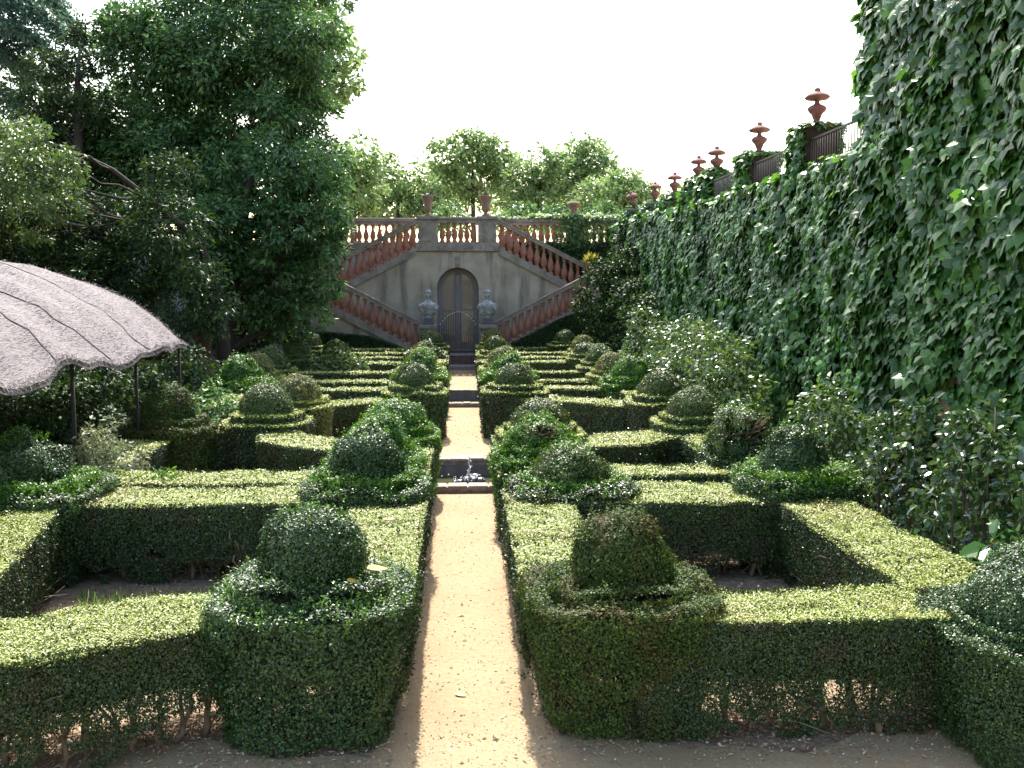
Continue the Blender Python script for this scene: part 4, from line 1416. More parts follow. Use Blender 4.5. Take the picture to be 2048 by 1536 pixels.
fin_spots = [(1633, 252, 'largest clay finial, the one on the ivy pillar next to the tall house'), (1518, 308, 'clay finial on the second pillar, before the railing gap in the open sky'),
             (1433, 347, 'clay finial rising behind the round ivy clump on the wall top'), (1397, 362, 'clay finial half sunk in ivy, close behind the one by the round clump'),
             (1349, 390, 'clay finial standing alone between the ivy clump and the plane trees'), (1310, 405, 'small clay finial seen against the edge of the plane trees'), (1270, 418, 'tiny leaning clay finial at the far end of the wall over the terrace')]
pillar_lab = ['ivy capped pillar under the largest finial, with dark panel behind the railing', 'ivy capped pillar under the second finial with dark railed face', 'pillar buried in the round ivy clump on the wall top', 'ivy buried pillar close behind the round clump',
              'low ivy buried pillar under the lone finial', 'low ivy buried pillar before the plane trees', 'ivy buried pillar at the far end of the wall']
PIL_Y = []
for i, (px, py, lab) in enumerate(fin_spots):
    d = (px - 1024) / FPX * _R - (py - 768) / FPX * _U + _F
    tt = 6.3 / d[0]
    y, z = float(tt * d[1]), float(CAM_H + tt * d[2])
    PIL_Y.append((y, z))
    t = thing('finial', (6.3, y, z), lab, 'finial', 'clay finials along the ivy wall', rz=0.3 * i)
    mb = MB()
    lathe(mb, FIN, (0, 0, 0), 'finial', 24, scallop)
    o = bpy.data.objects.new('ornament', mb.mesh('ornament'))
    COL.objects.link(o)
    o.parent = t
    if i == 6:
        t.rotation_euler = (0.0, -0.35, 0.5)
    t2 = thing('pillar', (6.3, y, 4.9), pillar_lab[i], 'pillar', 'pillars along the ivy wall')
    mb = MB()
    w_ = 0.29
    box(mb, 6.3 - w_, 6.3 + w_, y - w_, y + w_, 4.9, z - 0.07, 'darkpanel' if i < 2 else 'stone')  # shaded fronts of the first two pillars put into a darker colour
    bevel_box(mb, 6.3 - w_ - .04, 6.3 + w_ + .04, y - w_ - .04, y + w_ + .04, z - 0.07, z, 'stone', 0.02)
    mb.build('shaft', t2)
    mb = MB()
    n = 2600 if i < 3 else 900
    P = np.column_stack([6.3 + RNG.uniform(-.4, .4, n), y + RNG.uniform(-.38, .42, n), RNG.uniform(4.95, z + .03, n)])
    side = (np.abs(P[:, 0] - 6.3) > .3) | (P[:, 1] > y + .3) | (P[:, 2] > z - .05) | (i >= 2)
    if i < 2:
        side &= ~((P[:, 0] > 6.12) & (P[:, 1] < y - 0.1) & (P[:, 2] < z - .12) & (RNG.random(n) < 0.6))
    P = P[side]
    if i >= 2:
        c = np.array((6.3, y, (4.9 + z) / 2))
        P = c + norm(P - c) * np.array((.5, .55, (z - 4.9) / 2 + .12)) * RNG.uniform(.8, 1.1, (len(P), 1))
    leaves(mb, P, P - np.array((6.3, y, z - .5)) + np.array((-.2, 0, .4)), .13, 'ivy', T_IVY, along=np.tile((-.2, 0, -1.0), (len(P), 1)), wild=.5)
    mb.build('ivy', t2)


def railing(y0, y1, lab):
    t = thing('iron_railing', (6.1, y0, 5.0), lab, 'railing', 'iron railings along the ivy wall')
    mb = MB()
    box(mb, 6.09, 6.13, y0, y1, 5.66, 5.69, 'iron')
    box(mb, 6.095, 6.125, y0, y1, 5.14, 5.165, 'iron')
    mb.build('rail', t)
    mb = MB()
    y = y0 + 0.06
    while y < y1:
        tube(mb, [(6.11, y, 5.06), (6.11, y, 5.66)], 0.009, 'iron', 5)
        y += 0.115
    mb.build('bar_panel', t)


ys = [p[0] for p in PIL_Y]
railing(14.5, ys[0] + 0.1, 'iron railing between the tall ivy house and the largest finial pillar')
railing(ys[0] + 0.4, ys[1] + 0.1, 'iron railing between the first and second finial pillars')
railing(ys[1] + 0.4, ys[2] - 0.2, 'iron railing running down to the round ivy clump')

# ivy on the terrace wall and over its balustrade
t = thing('climbing_ivy', (3.5, YT - 0.05, 3), 'dark ivy covering the terrace wall below the balustrade beside the upper flight', 'ivy')
mb = MB()
n = 5200
x, z = RNG.uniform(1.6, 6.5, n), RNG.uniform(1.5, 4.95, n)
k = z > 4.95 - (x - 1.0) * 0.9
P = np.column_stack([x, YT - 0.12 + RNG.normal(0, .05, n), z])[k]
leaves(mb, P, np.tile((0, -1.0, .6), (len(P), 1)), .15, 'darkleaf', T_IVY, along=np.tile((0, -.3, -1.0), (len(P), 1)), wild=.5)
mb.build('foliage', t)
t = thing('climbing_ivy', (4.5, YT, 5), 'sunlit creeper draped over the terrace balustrade and its pier below the squat urn', 'ivy')
mb = MB()
n = 1500
P = np.column_stack([RNG.uniform(2.7, 6.5, n), YT + .2 + RNG.normal(0, .13, n), 5.9 + np.abs(RNG.normal(0, .07, n))])
P2 = np.column_stack([RNG.normal(4.5, .3, 900), YT - .1 + RNG.normal(0, .06, 900), RNG.uniform(4.7, 6.05, 900)])
P3 = np.column_stack([RNG.uniform(1.2, 2.8, 160), YT + .2 + RNG.normal(0, .1, 160), 5.88 + np.abs(RNG.normal(0, .03, 160))])
P4 = np.column_stack([RNG.uniform(4.6, 6.5, 420), YT + .02 + RNG.normal(0, .05, 420), RNG.uniform(4.9, 5.9, 420)])
P = np.concatenate([P, P2, P3, P4])
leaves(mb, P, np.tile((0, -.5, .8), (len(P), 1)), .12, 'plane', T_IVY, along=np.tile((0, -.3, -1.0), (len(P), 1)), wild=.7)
mb.build('foliage', t)

# ------------------------------------------------------------------ trees and shrubs
def crown(mb, blobs, m, size, cover, tmpl, wild=0.75, clump=0.3, droop=0.0, squash=0.85):
    """leaf clumps spread through the outer volume of each bough; gaps stay open between clumps"""
    area = np.abs(np.linalg.norm(tmpl[0].max(0) - tmpl[0].min(0))) * 0 + 0.3
    for c, r in blobs:
        c = np.array(c)
        n = int(cover * PI * r * r / (area * size * size))
        nc = max(5, int(7 / clump ** 2 * 0.55))
        D = norm(RNG.normal(size=(nc, 3)))
        C = c + D * (r * RNG.uniform(0.35, 1.0, (nc, 1)) ** 0.6) * np.array((1, 1, squash))
        rc = r * clump * RNG.uniform(0.7, 1.3, nc)
        i = RNG.integers(0, nc, n)
        d = norm(RNG.normal(size=(n, 3))) * RNG.uniform(0.3, 1.0, (n, 1))
        P = C[i] + d * rc[i][:, None] * np.array((1, 1, 0.8))
        out = norm(P - c)
        N = 0.5 * out + 0.5 * d + np.array((0, 0, 0.55))
        al = out + d + np.array((0, 0, -0.25 - droop))
        leaves(mb, P, N, size, m, tmpl, along=al, wild=wild)


def tree(name, lab, cat, trunk, rad, blobs, m, size, cover=3.0, tmpl=T_LONG, group=None, limbs=True, bark='bark', clump=0.3, part='crown', wild=0.75, droop=0.0):
    t = thing(name, tuple(trunk[0]), lab, cat, group)
    mb = MB()
    tube(mb, trunk, rad, bark, 10)
    if limbs:
        tr = [np.array(p) for p in trunk]
        for c, r in blobs:
            c = np.array(c)
            below = [k for k in range(len(tr)) if tr[k][2] < c[2] - 0.1 * r] or [0]
            k = min(below, key=lambda q: np.linalg.norm(tr[q] - c))
            r0 = rad[k] * 0.45 if hasattr(rad, '__len__') else rad * 0.5
            w = wander(tr[k], c, 6, 0.1 * r)
            tube(mb, w, np.linspace(r0, r0 * 0.2, 7), bark, 6)
            for q in range(4):
                e = c + norm(RNG.normal(size=(1, 3)))[0] * r * 0.75
                tube(mb, wander(w[4], e, 4, 0.07 * r), np.linspace(r0 * 0.35, r0 * 0.08, 5), bark, 5)
    mb.build('trunk', t)
    mb = MB()
    crown(mb, blobs, m, size, cover, tmpl, wild, clump, droop)
    mb.build(part, t)
    return t


def pb(Y, *items, dy=1.2):
    """boughs surveyed by direction and distance, staggered in depth"""
    out = []
    for px, py, r in items:
        y = Y + RNG.uniform(-dy, dy)
        out.append((at(px, py, y), r * y / FPX))
    return out


# the big bay tree before the staircase: near, dense, down to the ground
b = pb(30, (540, 370, 100), (620, 400, 80), (460, 340, 70), (600, 330, 65), (500, 460, 100), (630, 490, 68), (560, 560, 90), (470, 560, 80), (645, 570, 45), (430, 440, 60), (640, 350, 60), (665, 430, 40), (590, 470, 90), (530, 300, 50), (520, 620, 70), (600, 620, 60), (420, 520, 70))
tree('bay_tree', 'huge dense bay tree sweeping down to the ground just before the staircase', 'tree',
     [(-7.0, 30, 0), (-7.05, 30, 1.2), (-6.9, 30.1, 2.6), (-6.6, 30.2, 4.5), (-6.2, 30.3, 6.5)], [.34, .28, .25, .2, .1], b, 'laurel', 0.19, 5.6, T_LONG, clump=0.3)
b = pb(33, (470, 60, 140), (335, 140, 110), (560, 150, 105), (430, 220, 120), (600, 240, 75), (262, 45, 55), (520, -60, 140), (300, 300, 100), (250, 420, 90), (380, 400, 90), (360, 20, 110), (620, 90, 80), (630, 300, 55), (240, 230, 80), (200, 300, 80), (330, 260, 90), (230, 380, 90), (330, 340, 80), (280, 90, 90), (420, 130, 110), (520, 250, 90), (570, 200, 90), (460, 320, 80), (680, -10, 40))
tree('evergreen_tree', 'tallest dark evergreen tree, towering behind the bay tree with its top out of view', 'tree',
     [(-8.6, 33, 0), (-8.5, 33, 3), (-8.1, 33.1, 6), (-7.9, 33, 9), (-7.6, 33, 12.5)], [.4, .34, .28, .2, .08], b, 'laurel', 0.19, 5.4, T_LONG, clump=0.33)
b = pb(39, (610, 70, 65), (665, 110, 60), (690, 165, 38), (640, 170, 60), (570, 60, 60), (560, 120, 70), (695, 110, 30), (600, 30, 50), (660, 60, 45), (670, 195, 28))
tree('plane_tree', 'sunlit plane tree leaning out to the open sky behind the tall evergreen', 'tree',
     [(-7.6, 44, 4.7), (-7.4, 43, 7), (-7, 41, 9.5), (-6.2, 39.5, 12)], [.3, .26, .2, .1], b, 'plane', 0.26, 2.6, T_BROAD, clump=0.25)
b = pb(23, (60, 300, 70), (10, 370, 90), (105, 330, 60), (60, 430, 75), (-60, 330, 100), (120, 400, 50), (20, 280, 50))
tree('holm_oak', 'pale green leaning tree with a long bare arching limb above the thatched shelter', 'tree',
     [(-6.2, 26.5, 0), at(440, 600, 27), at(418, 540, 27), at(398, 480, 26.5), at(300, 400, 25), at(225, 340, 24.5), at(180, 318, 24), at(110, 290, 23.5)], [.2, .16, .13, .1, .08, .06, .05, .03], b, 'lightleaf', 0.13, 3.4, T_LONG, clump=0.26)
b = pb(31, (150, 100, 36), (130, 170, 46), (185, 215, 46), (95, 130, 40), (60, 200, 56), (165, 290, 52), (195, 130, 36), (110, 250, 50), (170, 60, 30))
tree('cypress', 'thin dark cypress with gaps in its crown beside the cedar boughs', 'tree',
     [at(160, 760, 31), at(158, 500, 31), at(156, 300, 31), at(155, 160, 31), at(160, 90, 31)], [.22, .2, .14, .08, .03], b, 'darkleaf', 0.14, 4.6, T_LONG, clump=0.3)
b = pb(25, (400, 560, 60), (370, 520, 70), (420, 620, 60), (180, 440, 110), (60, 500, 110), (290, 540, 110), (330, 450, 80), (-40, 450, 110), (200, 560, 90), (340, 350, 60), (280, 440, 70), (100, 420, 80))
tree('yew_tree', 'dark shaded yew tree standing behind the thatched shelter', 'tree',
     [at(240, 800, 27), at(235, 600, 27), at(220, 480, 27), at(200, 400, 27)], [.24, .2, .15, .08], b, 'darkleaf', 0.15, 4.0, T_LONG, clump=0.33)

for lab, X_, Y_, h_ in (('dark evergreen at the outer edge of the woodland past the shelter', -15.5, 27, 7.5), ('bushy evergreen deeper in the woodland past the shelter', -21, 31, 8.5), ('shaded evergreen rising behind the far side of the shelter roof', -13.0, 33, 9.5)):
    bl = [((X_ + RNG.normal(0, 1.3), Y_ + RNG.normal(0, 1.0), RNG.uniform(1.5, h_)), RNG.uniform(1.2, 1.8)) for _ in range(12)]
    tree('evergreen_tree', lab, 'tree', [(X_, Y_, 0), (X_ + .1, Y_, h_ * .5), (X_, Y_, h_ * .9)], [.25, .18, .06], bl, 'darkleaf', 0.2, 3.0, T_LONG, clump=.33)

# cedar: flat drooping boughs
ct = thing('cedar', at(-60, 700, 42), 'bluish cedar with layered drooping boughs at the corner of the sky', 'tree')
mb = MB()
tk = [at(-60, y_, 42) for y_ in (700, 400, 150, -60, -260)]
tube(mb, tk, [.5, .4, .3, .2, .1], 'bark', 9)
boughs = []
for (sx, sy, ex, ey) in ((-60, -120, 110, 0), (-60, -60, 165, 62), (-60, -20, 130, 75), (-60, 40, 120, 130), (-60, 80, 60, 170), (-60, 110, 130, 190), (-60, 170, 60, 250), (-60, -160, 60, -40), (-60, -60, 40, 60), (-60, 20, 30, 120)):
    a, e = np.array(at(sx, sy, 42)), np.array(at(ex, ey, 40 + RNG.uniform(-2, 2)))
    w = [a + (e - a) * u + np.array((0, 0, 0.9 * math.sin(PI * u) * 0.8)) for u in np.linspace(0, 1, 9)]
    tube(mb, w, np.linspace(.1, .02, 9), 'bark', 6)
    boughs.append(w)
mb.build('trunk', ct)
mb = MB()
for w in boughs:
    w = np.array(w)
    n = 3000
    u = RNG.uniform(0.15, 1.0, n) * 8
    i = np.minimum(u.astype(int), 7)
    P = w[i] + (w[i + 1] - w[i]) * (u - i)[:, None]
    d = norm(w[-1:] - w[:1])
    side = np.cross(d, (0, 0, 1.0))
    spread = RNG.normal(0, 0.55, (n, 1))
    P = P + side * spread + np.column_stack([RNG.normal(0, .1, n), RNG.normal(0, .1, n), -0.25 * spread[:, 0] ** 2 - np.abs(RNG.normal(0, .16, n))])
    leaves(mb, P, np.tile((0, 0, 1.0), (n, 1)), .22, 'cedar', T_LONG, along=np.tile(d, (n, 1)) + np.array((0, 0, -.6)), wild=.7)
mb.build('crown', ct)

# plane trees over the terrace
PLG = 'plane trees beyond the terrace'
for lab, Y, tx, items in (
        ('low round plane tree above the terrace balustrade next to the bay tree', 62, 795, [(800, 360, 45), (760, 392, 40), (835, 385, 38), (790, 425, 45), (835, 425, 35)]),
        ('highest pale plane tree with an open crown, above the arched door', 66, 945, [(935, 300, 36), (895, 312, 36), (985, 308, 40), (950, 345, 50), (1010, 335, 34), (900, 355, 38), (960, 285, 26), (925, 395, 40)]),
        ('broad plane tree between the highest one and the forked one', 64, 1080, [(1075, 330, 36), (1060, 372, 46), (1105, 345, 38), (1035, 385, 38), (1090, 400, 45)]),
        ('forked plane tree with two raised tops beside the squat urn', 66, 1165, [(1155, 298, 28), (1180, 300, 26), (1180, 340, 42), (1145, 355, 42), (1210, 355, 36), (1160, 395, 50)]),
        ('rounded plane tree sloping down to the clay finials', 60, 1255, [(1255, 372, 36), (1225, 390, 45), (1290, 388, 26), (1200, 405, 45), (1265, 408, 36)]),
        ('dark plane tree peeping out beside the bay tree crown', 58, 705, [(718, 303, 34), (700, 345, 42), (738, 352, 28), (680, 385, 55), (655, 335, 38), (725, 395, 40)])):
    bx, by, _ = at(tx, 500, Y)
    top = at(tx, items[0][1], Y)
    tree('plane_tree', lab, 'tree', [(bx, by, 4.7), (bx + .1, by, 6.2), (top[0], by, top[2] * .6 + 2), top], [.22, .18, .13, .05], pb(Y, *[(a_, b_, c_ * 1.25) for a_, b_, c_ in items]), 'plane', 0.3, 2.9, T_BROAD, PLG, clump=0.3)
for lab, Y, tx, items in (
        ('hazy plane tree filling the gap behind the highest pale one', 74, 870, [(860, 385, 45), (890, 360, 34), (840, 410, 40), (880, 420, 45)]),
        ('hazy plane tree between the highest pale one and the broad one', 76, 1025, [(1020, 385, 40), (1000, 410, 42), (1045, 410, 40), (1120, 395, 40), (1130, 420, 40)]),
        ('hazy low plane tree behind the rounded one at the finials', 76, 1230, [(1215, 385, 36), (1190, 385, 40), (1250, 410, 40), (1300, 405, 26)])):
    bx, by, _ = at(tx, 500, Y)
    top = at(tx, items[0][1], Y)
    tree('plane_tree', lab, 'tree', [(bx, by, 4.7), (bx + .1, by, 6.2), (top[0], by, top[2] * .6 + 2), top], [.22, .18, .13, .05], pb(Y, *items), 'plane', 0.32, 2.6, T_BROAD, PLG, clump=0.32)
for lab, px, py, r in (('dark low bush behind the landing balustrade, beside the tall clay urn', 895, 425, 26), ('dark low bush behind the terrace balustrade between the urns', 1040, 425, 30), ('bushy green shrub behind the terrace balustrade by the squat urn', 1115, 428, 30), ('shaded bush behind the terrace balustrade at the ivy wall corner', 1205, 425, 32)):
    x, y, z = at(px, py, 52)
    tree('shrub', lab, 'shrub', [(x, y, 4.7), (x, y, 5.6), (x, y, z)], [.1, .08, .03], pb(52, (px, py, r), (px - 20, py + 20, r), (px + 22, py + 18, r)), 'laurel', 0.22, 2.4, T_BROAD, 'shrubs along the terrace', clump=.35, part='foliage')

# woodland filling the shade on the shelter side
mb = MB()
items = [((RNG.uniform(-30, -9.5), RNG.uniform(33, 40), RNG.uniform(0.3, 5.5)), RNG.uniform(1.1, 1.9)) for _ in range(46)]
items += [((RNG.uniform(-8.5, -6.6), RNG.uniform(35, 37.5), RNG.uniform(0.3, 3.0)), RNG.uniform(0.7, 1.1)) for _ in range(10)]
items += [((RNG.uniform(-22, -11), RNG.uniform(20, 32), RNG.uniform(0.2, 3.5)), RNG.uniform(1.0, 1.5)) for _ in range(26)]
crown(mb, items, 'darkleaf', 0.22, 2.2, T_LONG, clump=.36)
o = mb.build('undergrowth')
tag(o, 'dark evergreen undergrowth massed in the shade behind the shelter', 'undergrowth', kind='stuff')


def shrub(lab, base, blobs, m, size, cover=2.6, tmpl=T_BROAD, n_stems=7, clump=.32, group=None, droop=0.0, wild=.75):
    t = thing('shrub', base, lab, 'shrub', group)
    mb = MB()
    for k in range(n_stems):
        c, r = blobs[k % len(blobs)]
        s0 = np.array(base) + (RNG.normal(0, .12), RNG.normal(0, .12), 0)
        e = np.array(c) + RNG.normal(0, .4, 3) * r
        tube(mb, wander(s0, e, 5, .06), np.linspace(.02, .006, 6), 'shrubwood', 5)
    mb.build('stem', t)
    mb = MB()
    crown(mb, blobs, m, size, cover, tmpl, wild, clump, droop)
    mb.build('foliage', t)
    return t


def wb(*items):
    return [((x, y, z), r) for x, y, z, r in items]


CG = 'shrubs in the bed under the ivy wall'
shrub('tall thin pale shrub reaching up the ivy beside the dark stair shrub', (4.9, 26.3, 0), wb((4.8, 26.3, 2.2, .42), (4.75, 26.2, 1.6, .6), (4.7, 25.6, 1.0, .7), (5.0, 26.8, .8, .7)), 'camellia', .12, 2.8, group=CG)
shrub('broad glossy shrub glittering in the sun beneath the middle of the ivy wall', (4.9, 19.6, 0),
      wb((4.75, 22.5, 1.6, .75), (4.8, 21.2, 1.8, .7), (4.75, 19.6, 1.9, .65), (4.7, 18.3, 1.85, .6), (4.7, 17.2, 1.5, .6), (4.85, 20.4, 1.2, .8), (4.8, 18.6, 1.0, .8), (4.65, 16.6, .9, .55), (4.8, 23.6, 1.1, .7)), 'camellia', .105, 2.8, n_stems=14, group=CG)
shrub('rounded camellia between the hollow box ball and the ivy', (4.85, 12.9, 0), wb((4.8, 12.8, 1.65, .3), (4.8, 13.2, 1.45, .34), (4.9, 12.4, 1.3, .33), (4.85, 12.8, .9, .36), (4.95, 12.1, .7, .3)), 'camellia', .1, 2.4, group=CG)
shrub('leggy camellia with bare stems below the ochre patch of the wall', (4.75, 10.6, 0), wb((4.75, 10.9, 1.5, .22), (4.85, 10.5, 1.35, .26), (4.65, 11.0, 1.1, .24), (4.9, 10.4, 1.0, .24), (4.7, 10.8, .75, .24), (4.8, 10.2, .6, .2), (5.05, 10.7, 1.75, .25), (4.95, 11.3, 1.5, .25)), 'camellia_dark', .1, 2.2, n_stems=12, clump=.4, group=CG)
shrub('taller leggy camellia with rusty buds, nearest the camera under the house ivy', (4.75, 9.0, 0), wb((4.8, 9.3, 1.66, .22), (4.9, 8.8, 1.6, .24), (4.75, 9.2, 1.3, .25), (5.05, 8.8, 1.25, .27), (4.65, 9.5, .95, .24), (4.85, 8.8, .85, .25), (4.7, 9.1, .5, .2), (5.05, 9.3, 1.85, .25), (5.1, 8.5, 1.5, .3)), 'camellia_dark', .1, 2.2, n_stems=14, clump=.4, group=CG)
shrub('low plant with big drooping leaves at the edge of the near hedge', (4.65, 8.0, 0), wb((4.55, 8.1, .95, .22), (4.6, 7.8, .7, .25), (4.75, 8.0, .5, .25)), 'ivy', .2, 1.6, T_BROAD, 5, .6, CG, droop=1.2)
shrub('tall dark shrub spilling over the stair flight at the end of the ivy wall', (5.2, 34, 0),
      wb((5.0, 34, 3.6, .75), (4.6, 34.2, 3.0, .7), (5.6, 33.6, 3.9, .8), (4.3, 34.3, 2.4, .6), (5.4, 33, 2.6, .95), (4.9, 33.6, 1.6, .9), (5.7, 31.5, 2.8, .9), (5.6, 32, 1.3, .9), (5.9, 36, 4.4, .7), (5.6, 29.5, 2.3, .8), (5.6, 29.5, 1.0, .8)), 'darkleaf', .13, 3.2, n_stems=12, group=CG)
P = [(4.5 + RNG.uniform(-.15, .9), y, .3, .36) for y in np.arange(13.6, 34, 1.1)]
shrub('low dark ground shrubs lining the foot of the ivy wall', (5.0, 22, 0), wb(*P), 'darkleaf', .1, 2.0, n_stems=18, group=CG)

SG = 'shrubs on the shelter side'
shrub('grey green upright shrub behind the overgrown mound', (-4.45, 12.6, 0), wb((-4.45, 12.5, 1.22, .26), (-4.62, 12.7, 1.0, .34), (-4.25, 12.5, .95, .32), (-4.8, 12.6, .75, .32), (-4.4, 12.45, .7, .38), (-4.1, 12.5, .7, .25)), 'greyleaf', .075, 3.0, T_LONG, 12, .4, SG)
shrub('bright green weedy bush at the end of the low hedge run', (-3.75, 11.9, 0), wb((-3.75, 11.9, .8, .22), (-3.5, 11.8, .85, .16), (-4.0, 12.0, .75, .2)), 'box_fresh', .06, 2.6, T_LONG, 6, .4, SG)
shrub('mixed leafy bush between the torn rim dome and the dark skirted one', (-4.6, 18.6, 0), wb((-4.7, 18.8, .95, .42), (-4.35, 18.4, .8, .36), (-5.1, 18.9, .75, .4), (-4.1, 18.2, .55, .3)), 'laurel', .1, 2.6, T_LONG, 8, .36, SG)
shrub('pale leafy shrub before the brown tinged dome', (-3.4, 27.9, 0), wb((-3.5, 28, 1.15, .34), (-3.15, 27.9, 1.0, .32), (-3.9, 28, .95, .36), (-2.9, 27.8, .9, .26), (-3.5, 27.8, .6, .5)), 'lightleaf', .12, 2.6, T_BROAD, 8, .36, SG)
shrub('rose thicket with pale glints in the dark under the shelter edge', (-6.2, 14.5, 0), wb(*[(-5.8 - RNG.uniform(0, 2.6), RNG.uniform(13, 17.2), RNG.uniform(.3, 1.45), .48) for _ in range(26)]), 'darkleaf', .085, 2.2, T_BROAD, 16, .4, SG)
shrub('second rose thicket deeper in the shade of the shelter', (-7.6, 20, 0), wb(*[(-5.7 - RNG.uniform(0, 5), RNG.uniform(17.5, 22), RNG.uniform(.3, 1.5), .58) for _ in range(26)]), 'darkleaf', .1, 2.0, T_BROAD, 14, .4, SG)
shrub('light leaved bush between the tiered cone topiary and the dark skirted dome', (-6.3, 23, 0), wb((-6.2, 23, .9, .4), (-5.9, 23.3, 1.2, .35), (-6.5, 23, .6, .45), (-6.0, 22.4, .5, .4)), 'lightleaf', .12, 2.2, T_BROAD, 8, .4, SG)
# fan leaved plant
t = thing('shrub', (-6.0, 15.5, 0), 'dwarf fan palm lit by a sunbeam under the thatched roof', 'shrub', SG)
mb = MB()
for k in range(11):
    a, e = RNG.uniform(0, 2 * PI), RNG.uniform(.4, 1.1)
    hub = np.array((-6.0, 15.5, .15)) + np.array((math.cos(a) * .45, math.sin(a) * .45, .55 + .35 * e))
    tube(mb, wander((-6.0, 15.5, 0), hub, 4, .03), .012, 'stem', 5)
    q = 18
    th_ = np.linspace(-1.2, 1.2, q)
    d = np.column_stack([np.cos(a + th_), np.sin(a + th_), np.full(q, .25)])
    leaves(mb, np.tile(hub, (q, 1)), np.tile((0, 0, 1.0), (q, 1)), .42, 'laurel', T_NEEDLE, along=d * 4, wild=.15)
mb.build('foliage', t)

# tiered cone topiary beyond the shelter
cx, cy = -7.2, 24.6
t = thing('topiary', (cx, cy, 0), 'tall dark cone topiary on a bare stem over a clipped drum, beyond the shelter', 'topiary')
mb = MB()
tube(mb, [(cx, cy, 0), (cx, cy, 1.9)], [.07, .05], 'bark', 8)
for k in range(9):
    a = 2 * PI * k / 9
    tube(mb, wander((cx, cy, 1.2), (cx + .42 * math.cos(a), cy + .42 * math.sin(a), 1.66), 3, .02), .018, 'bark', 5)
mb.build('stem', t)
mb = MB()
lathe(mb, [(.62, 1.62), (.6, 1.66), (.05, 2.9)], (cx, cy, 0), 'twig', 20)
n = 5200
u, a = 1 - np.sqrt(RNG.random(n)), RNG.uniform(0, 2 * PI, n)
rr = .68 * (1 - u) + .05
P = np.column_stack([cx + rr * np.cos(a), cy + rr * np.sin(a), 1.62 + u * 1.34])
leaves(mb, P + RNG.normal(0, .012, P.shape), np.column_stack([np.cos(a), np.sin(a), np.full(n, .5)]), .052, 'box', wild=.5)
mb.build('cone', t)
tier_part(t, 'drum', (cx + .1, cy - .4), (.85, .7), 0.78, 1.3, 2.0, 'box', seed=77)
tier_part(t, 'base_tier', (cx + .1, cy - .4), (1.0, .8), 0.1, .5, 2.0, 'box', seed=78)

# ------------------------------------------------------------------ thatched shelter
t = thing('shelter', (-8, 12, 0), 'arched shelter roofed with grey heather thatch on thin iron posts', 'shelter')
sec = [(-4.5, 2.08), (-4.62, 2.16), (-4.95, 2.46), (-5.35, 2.76), (-6.0, 3.1), (-6.8, 3.38), (-7.6, 3.49), (-8.4, 3.49), (-9.2, 3.38), (-10.0, 3.1), (-10.7, 2.7), (-11.3, 2.16)]
sx, sz = np.array([p[0] - 0.16 for p in sec]), np.array([p[1] + 0.04 for p in sec])
arc = np.concatenate([[0], np.cumsum(np.hypot(np.diff(sx), np.diff(sz)))])


def roof_pt(u, y):
    """u along the arch from the path side eave, y along the shelter"""
    u, y = np.asarray(u, float), np.asarray(y, float)
    x, z = np.interp(u, arc, sx), np.interp(u, arc, sz)
    e = np.clip(1 - u / 1.2, 0, 1)
    z = z + 0.05 * np.sin(y * 2.7 + u) * 0.6 + 0.03 * np.sin(y * 5.3 - 1.7 * u) - 0.06 * e * np.sin(y * 1.9)
    z = z + 0.035 * np.abs(np.sin((y - 9.0) * PI / 1.8))
    x = x + 0.05 * e * np.sin(y * 1.3 + .6) + 0.035 * e * np.sin(y * 4.1)
    return np.stack([x, y, z], -1)


Y0, Y1 = 7.0, 17.15
nu, ny = 64, 120
uu, yy = np.meshgrid(np.linspace(0, arc[-1], nu), np.linspace(Y0, Y1, ny), indexing='ij')
top = roof_pt(uu, yy).reshape(-1, 3)
bot = top - np.array((0, 0, 0.07))
mb = MB()
F = []
idx = lambda i, j: i * ny + j
K = nu * ny
for i in range(nu - 1):
    for j in range(ny - 1):
        F.append((idx(i, j), idx(i, j + 1), idx(i + 1, j + 1), idx(i + 1, j)))
        F.append((K + idx(i, j), K + idx(i + 1, j), K + idx(i + 1, j + 1), K + idx(i, j + 1)))
for i in range(nu - 1):
    for j in (0, ny - 1):
        F.append((idx(i, j), idx(i + 1, j), K + idx(i + 1, j), K + idx(i, j)))
for j in range(ny - 1):
    for i in (0, nu - 1):
        F.append((idx(i, j), idx(i, j + 1), K + idx(i, j + 1), K + idx(i, j)))
mb.add(np.concatenate([top, bot]), np.array(F), 'heather', True)
n = 60000
u, y = RNG.uniform(0, 6.2, n), RNG.uniform(Y0, Y1 + .02, n)
P = roof_pt(u, y)
Nn = np.column_stack([np.gradient(np.interp(u, arc, sz)) * 0 + (0.9 * np.clip(1 - u / 3.6, -1, 1)), np.zeros(n), np.full(n, .8)])
P = P + norm(Nn) * RNG.uniform(0.0, .004, (n, 1))
al = np.tile((0, 1.0, 0), (n, 1)) * np.where(RNG.random(n) < .5, 1, -1)[:, None] * 3 + np.column_stack([RNG.normal(0, .5, n), np.zeros(n), RNG.normal(0, .35, n)])
leaves(mb, P, Nn, .075, 'heather_straw', T_STRAW, along=al * 1.5, wild=.05)
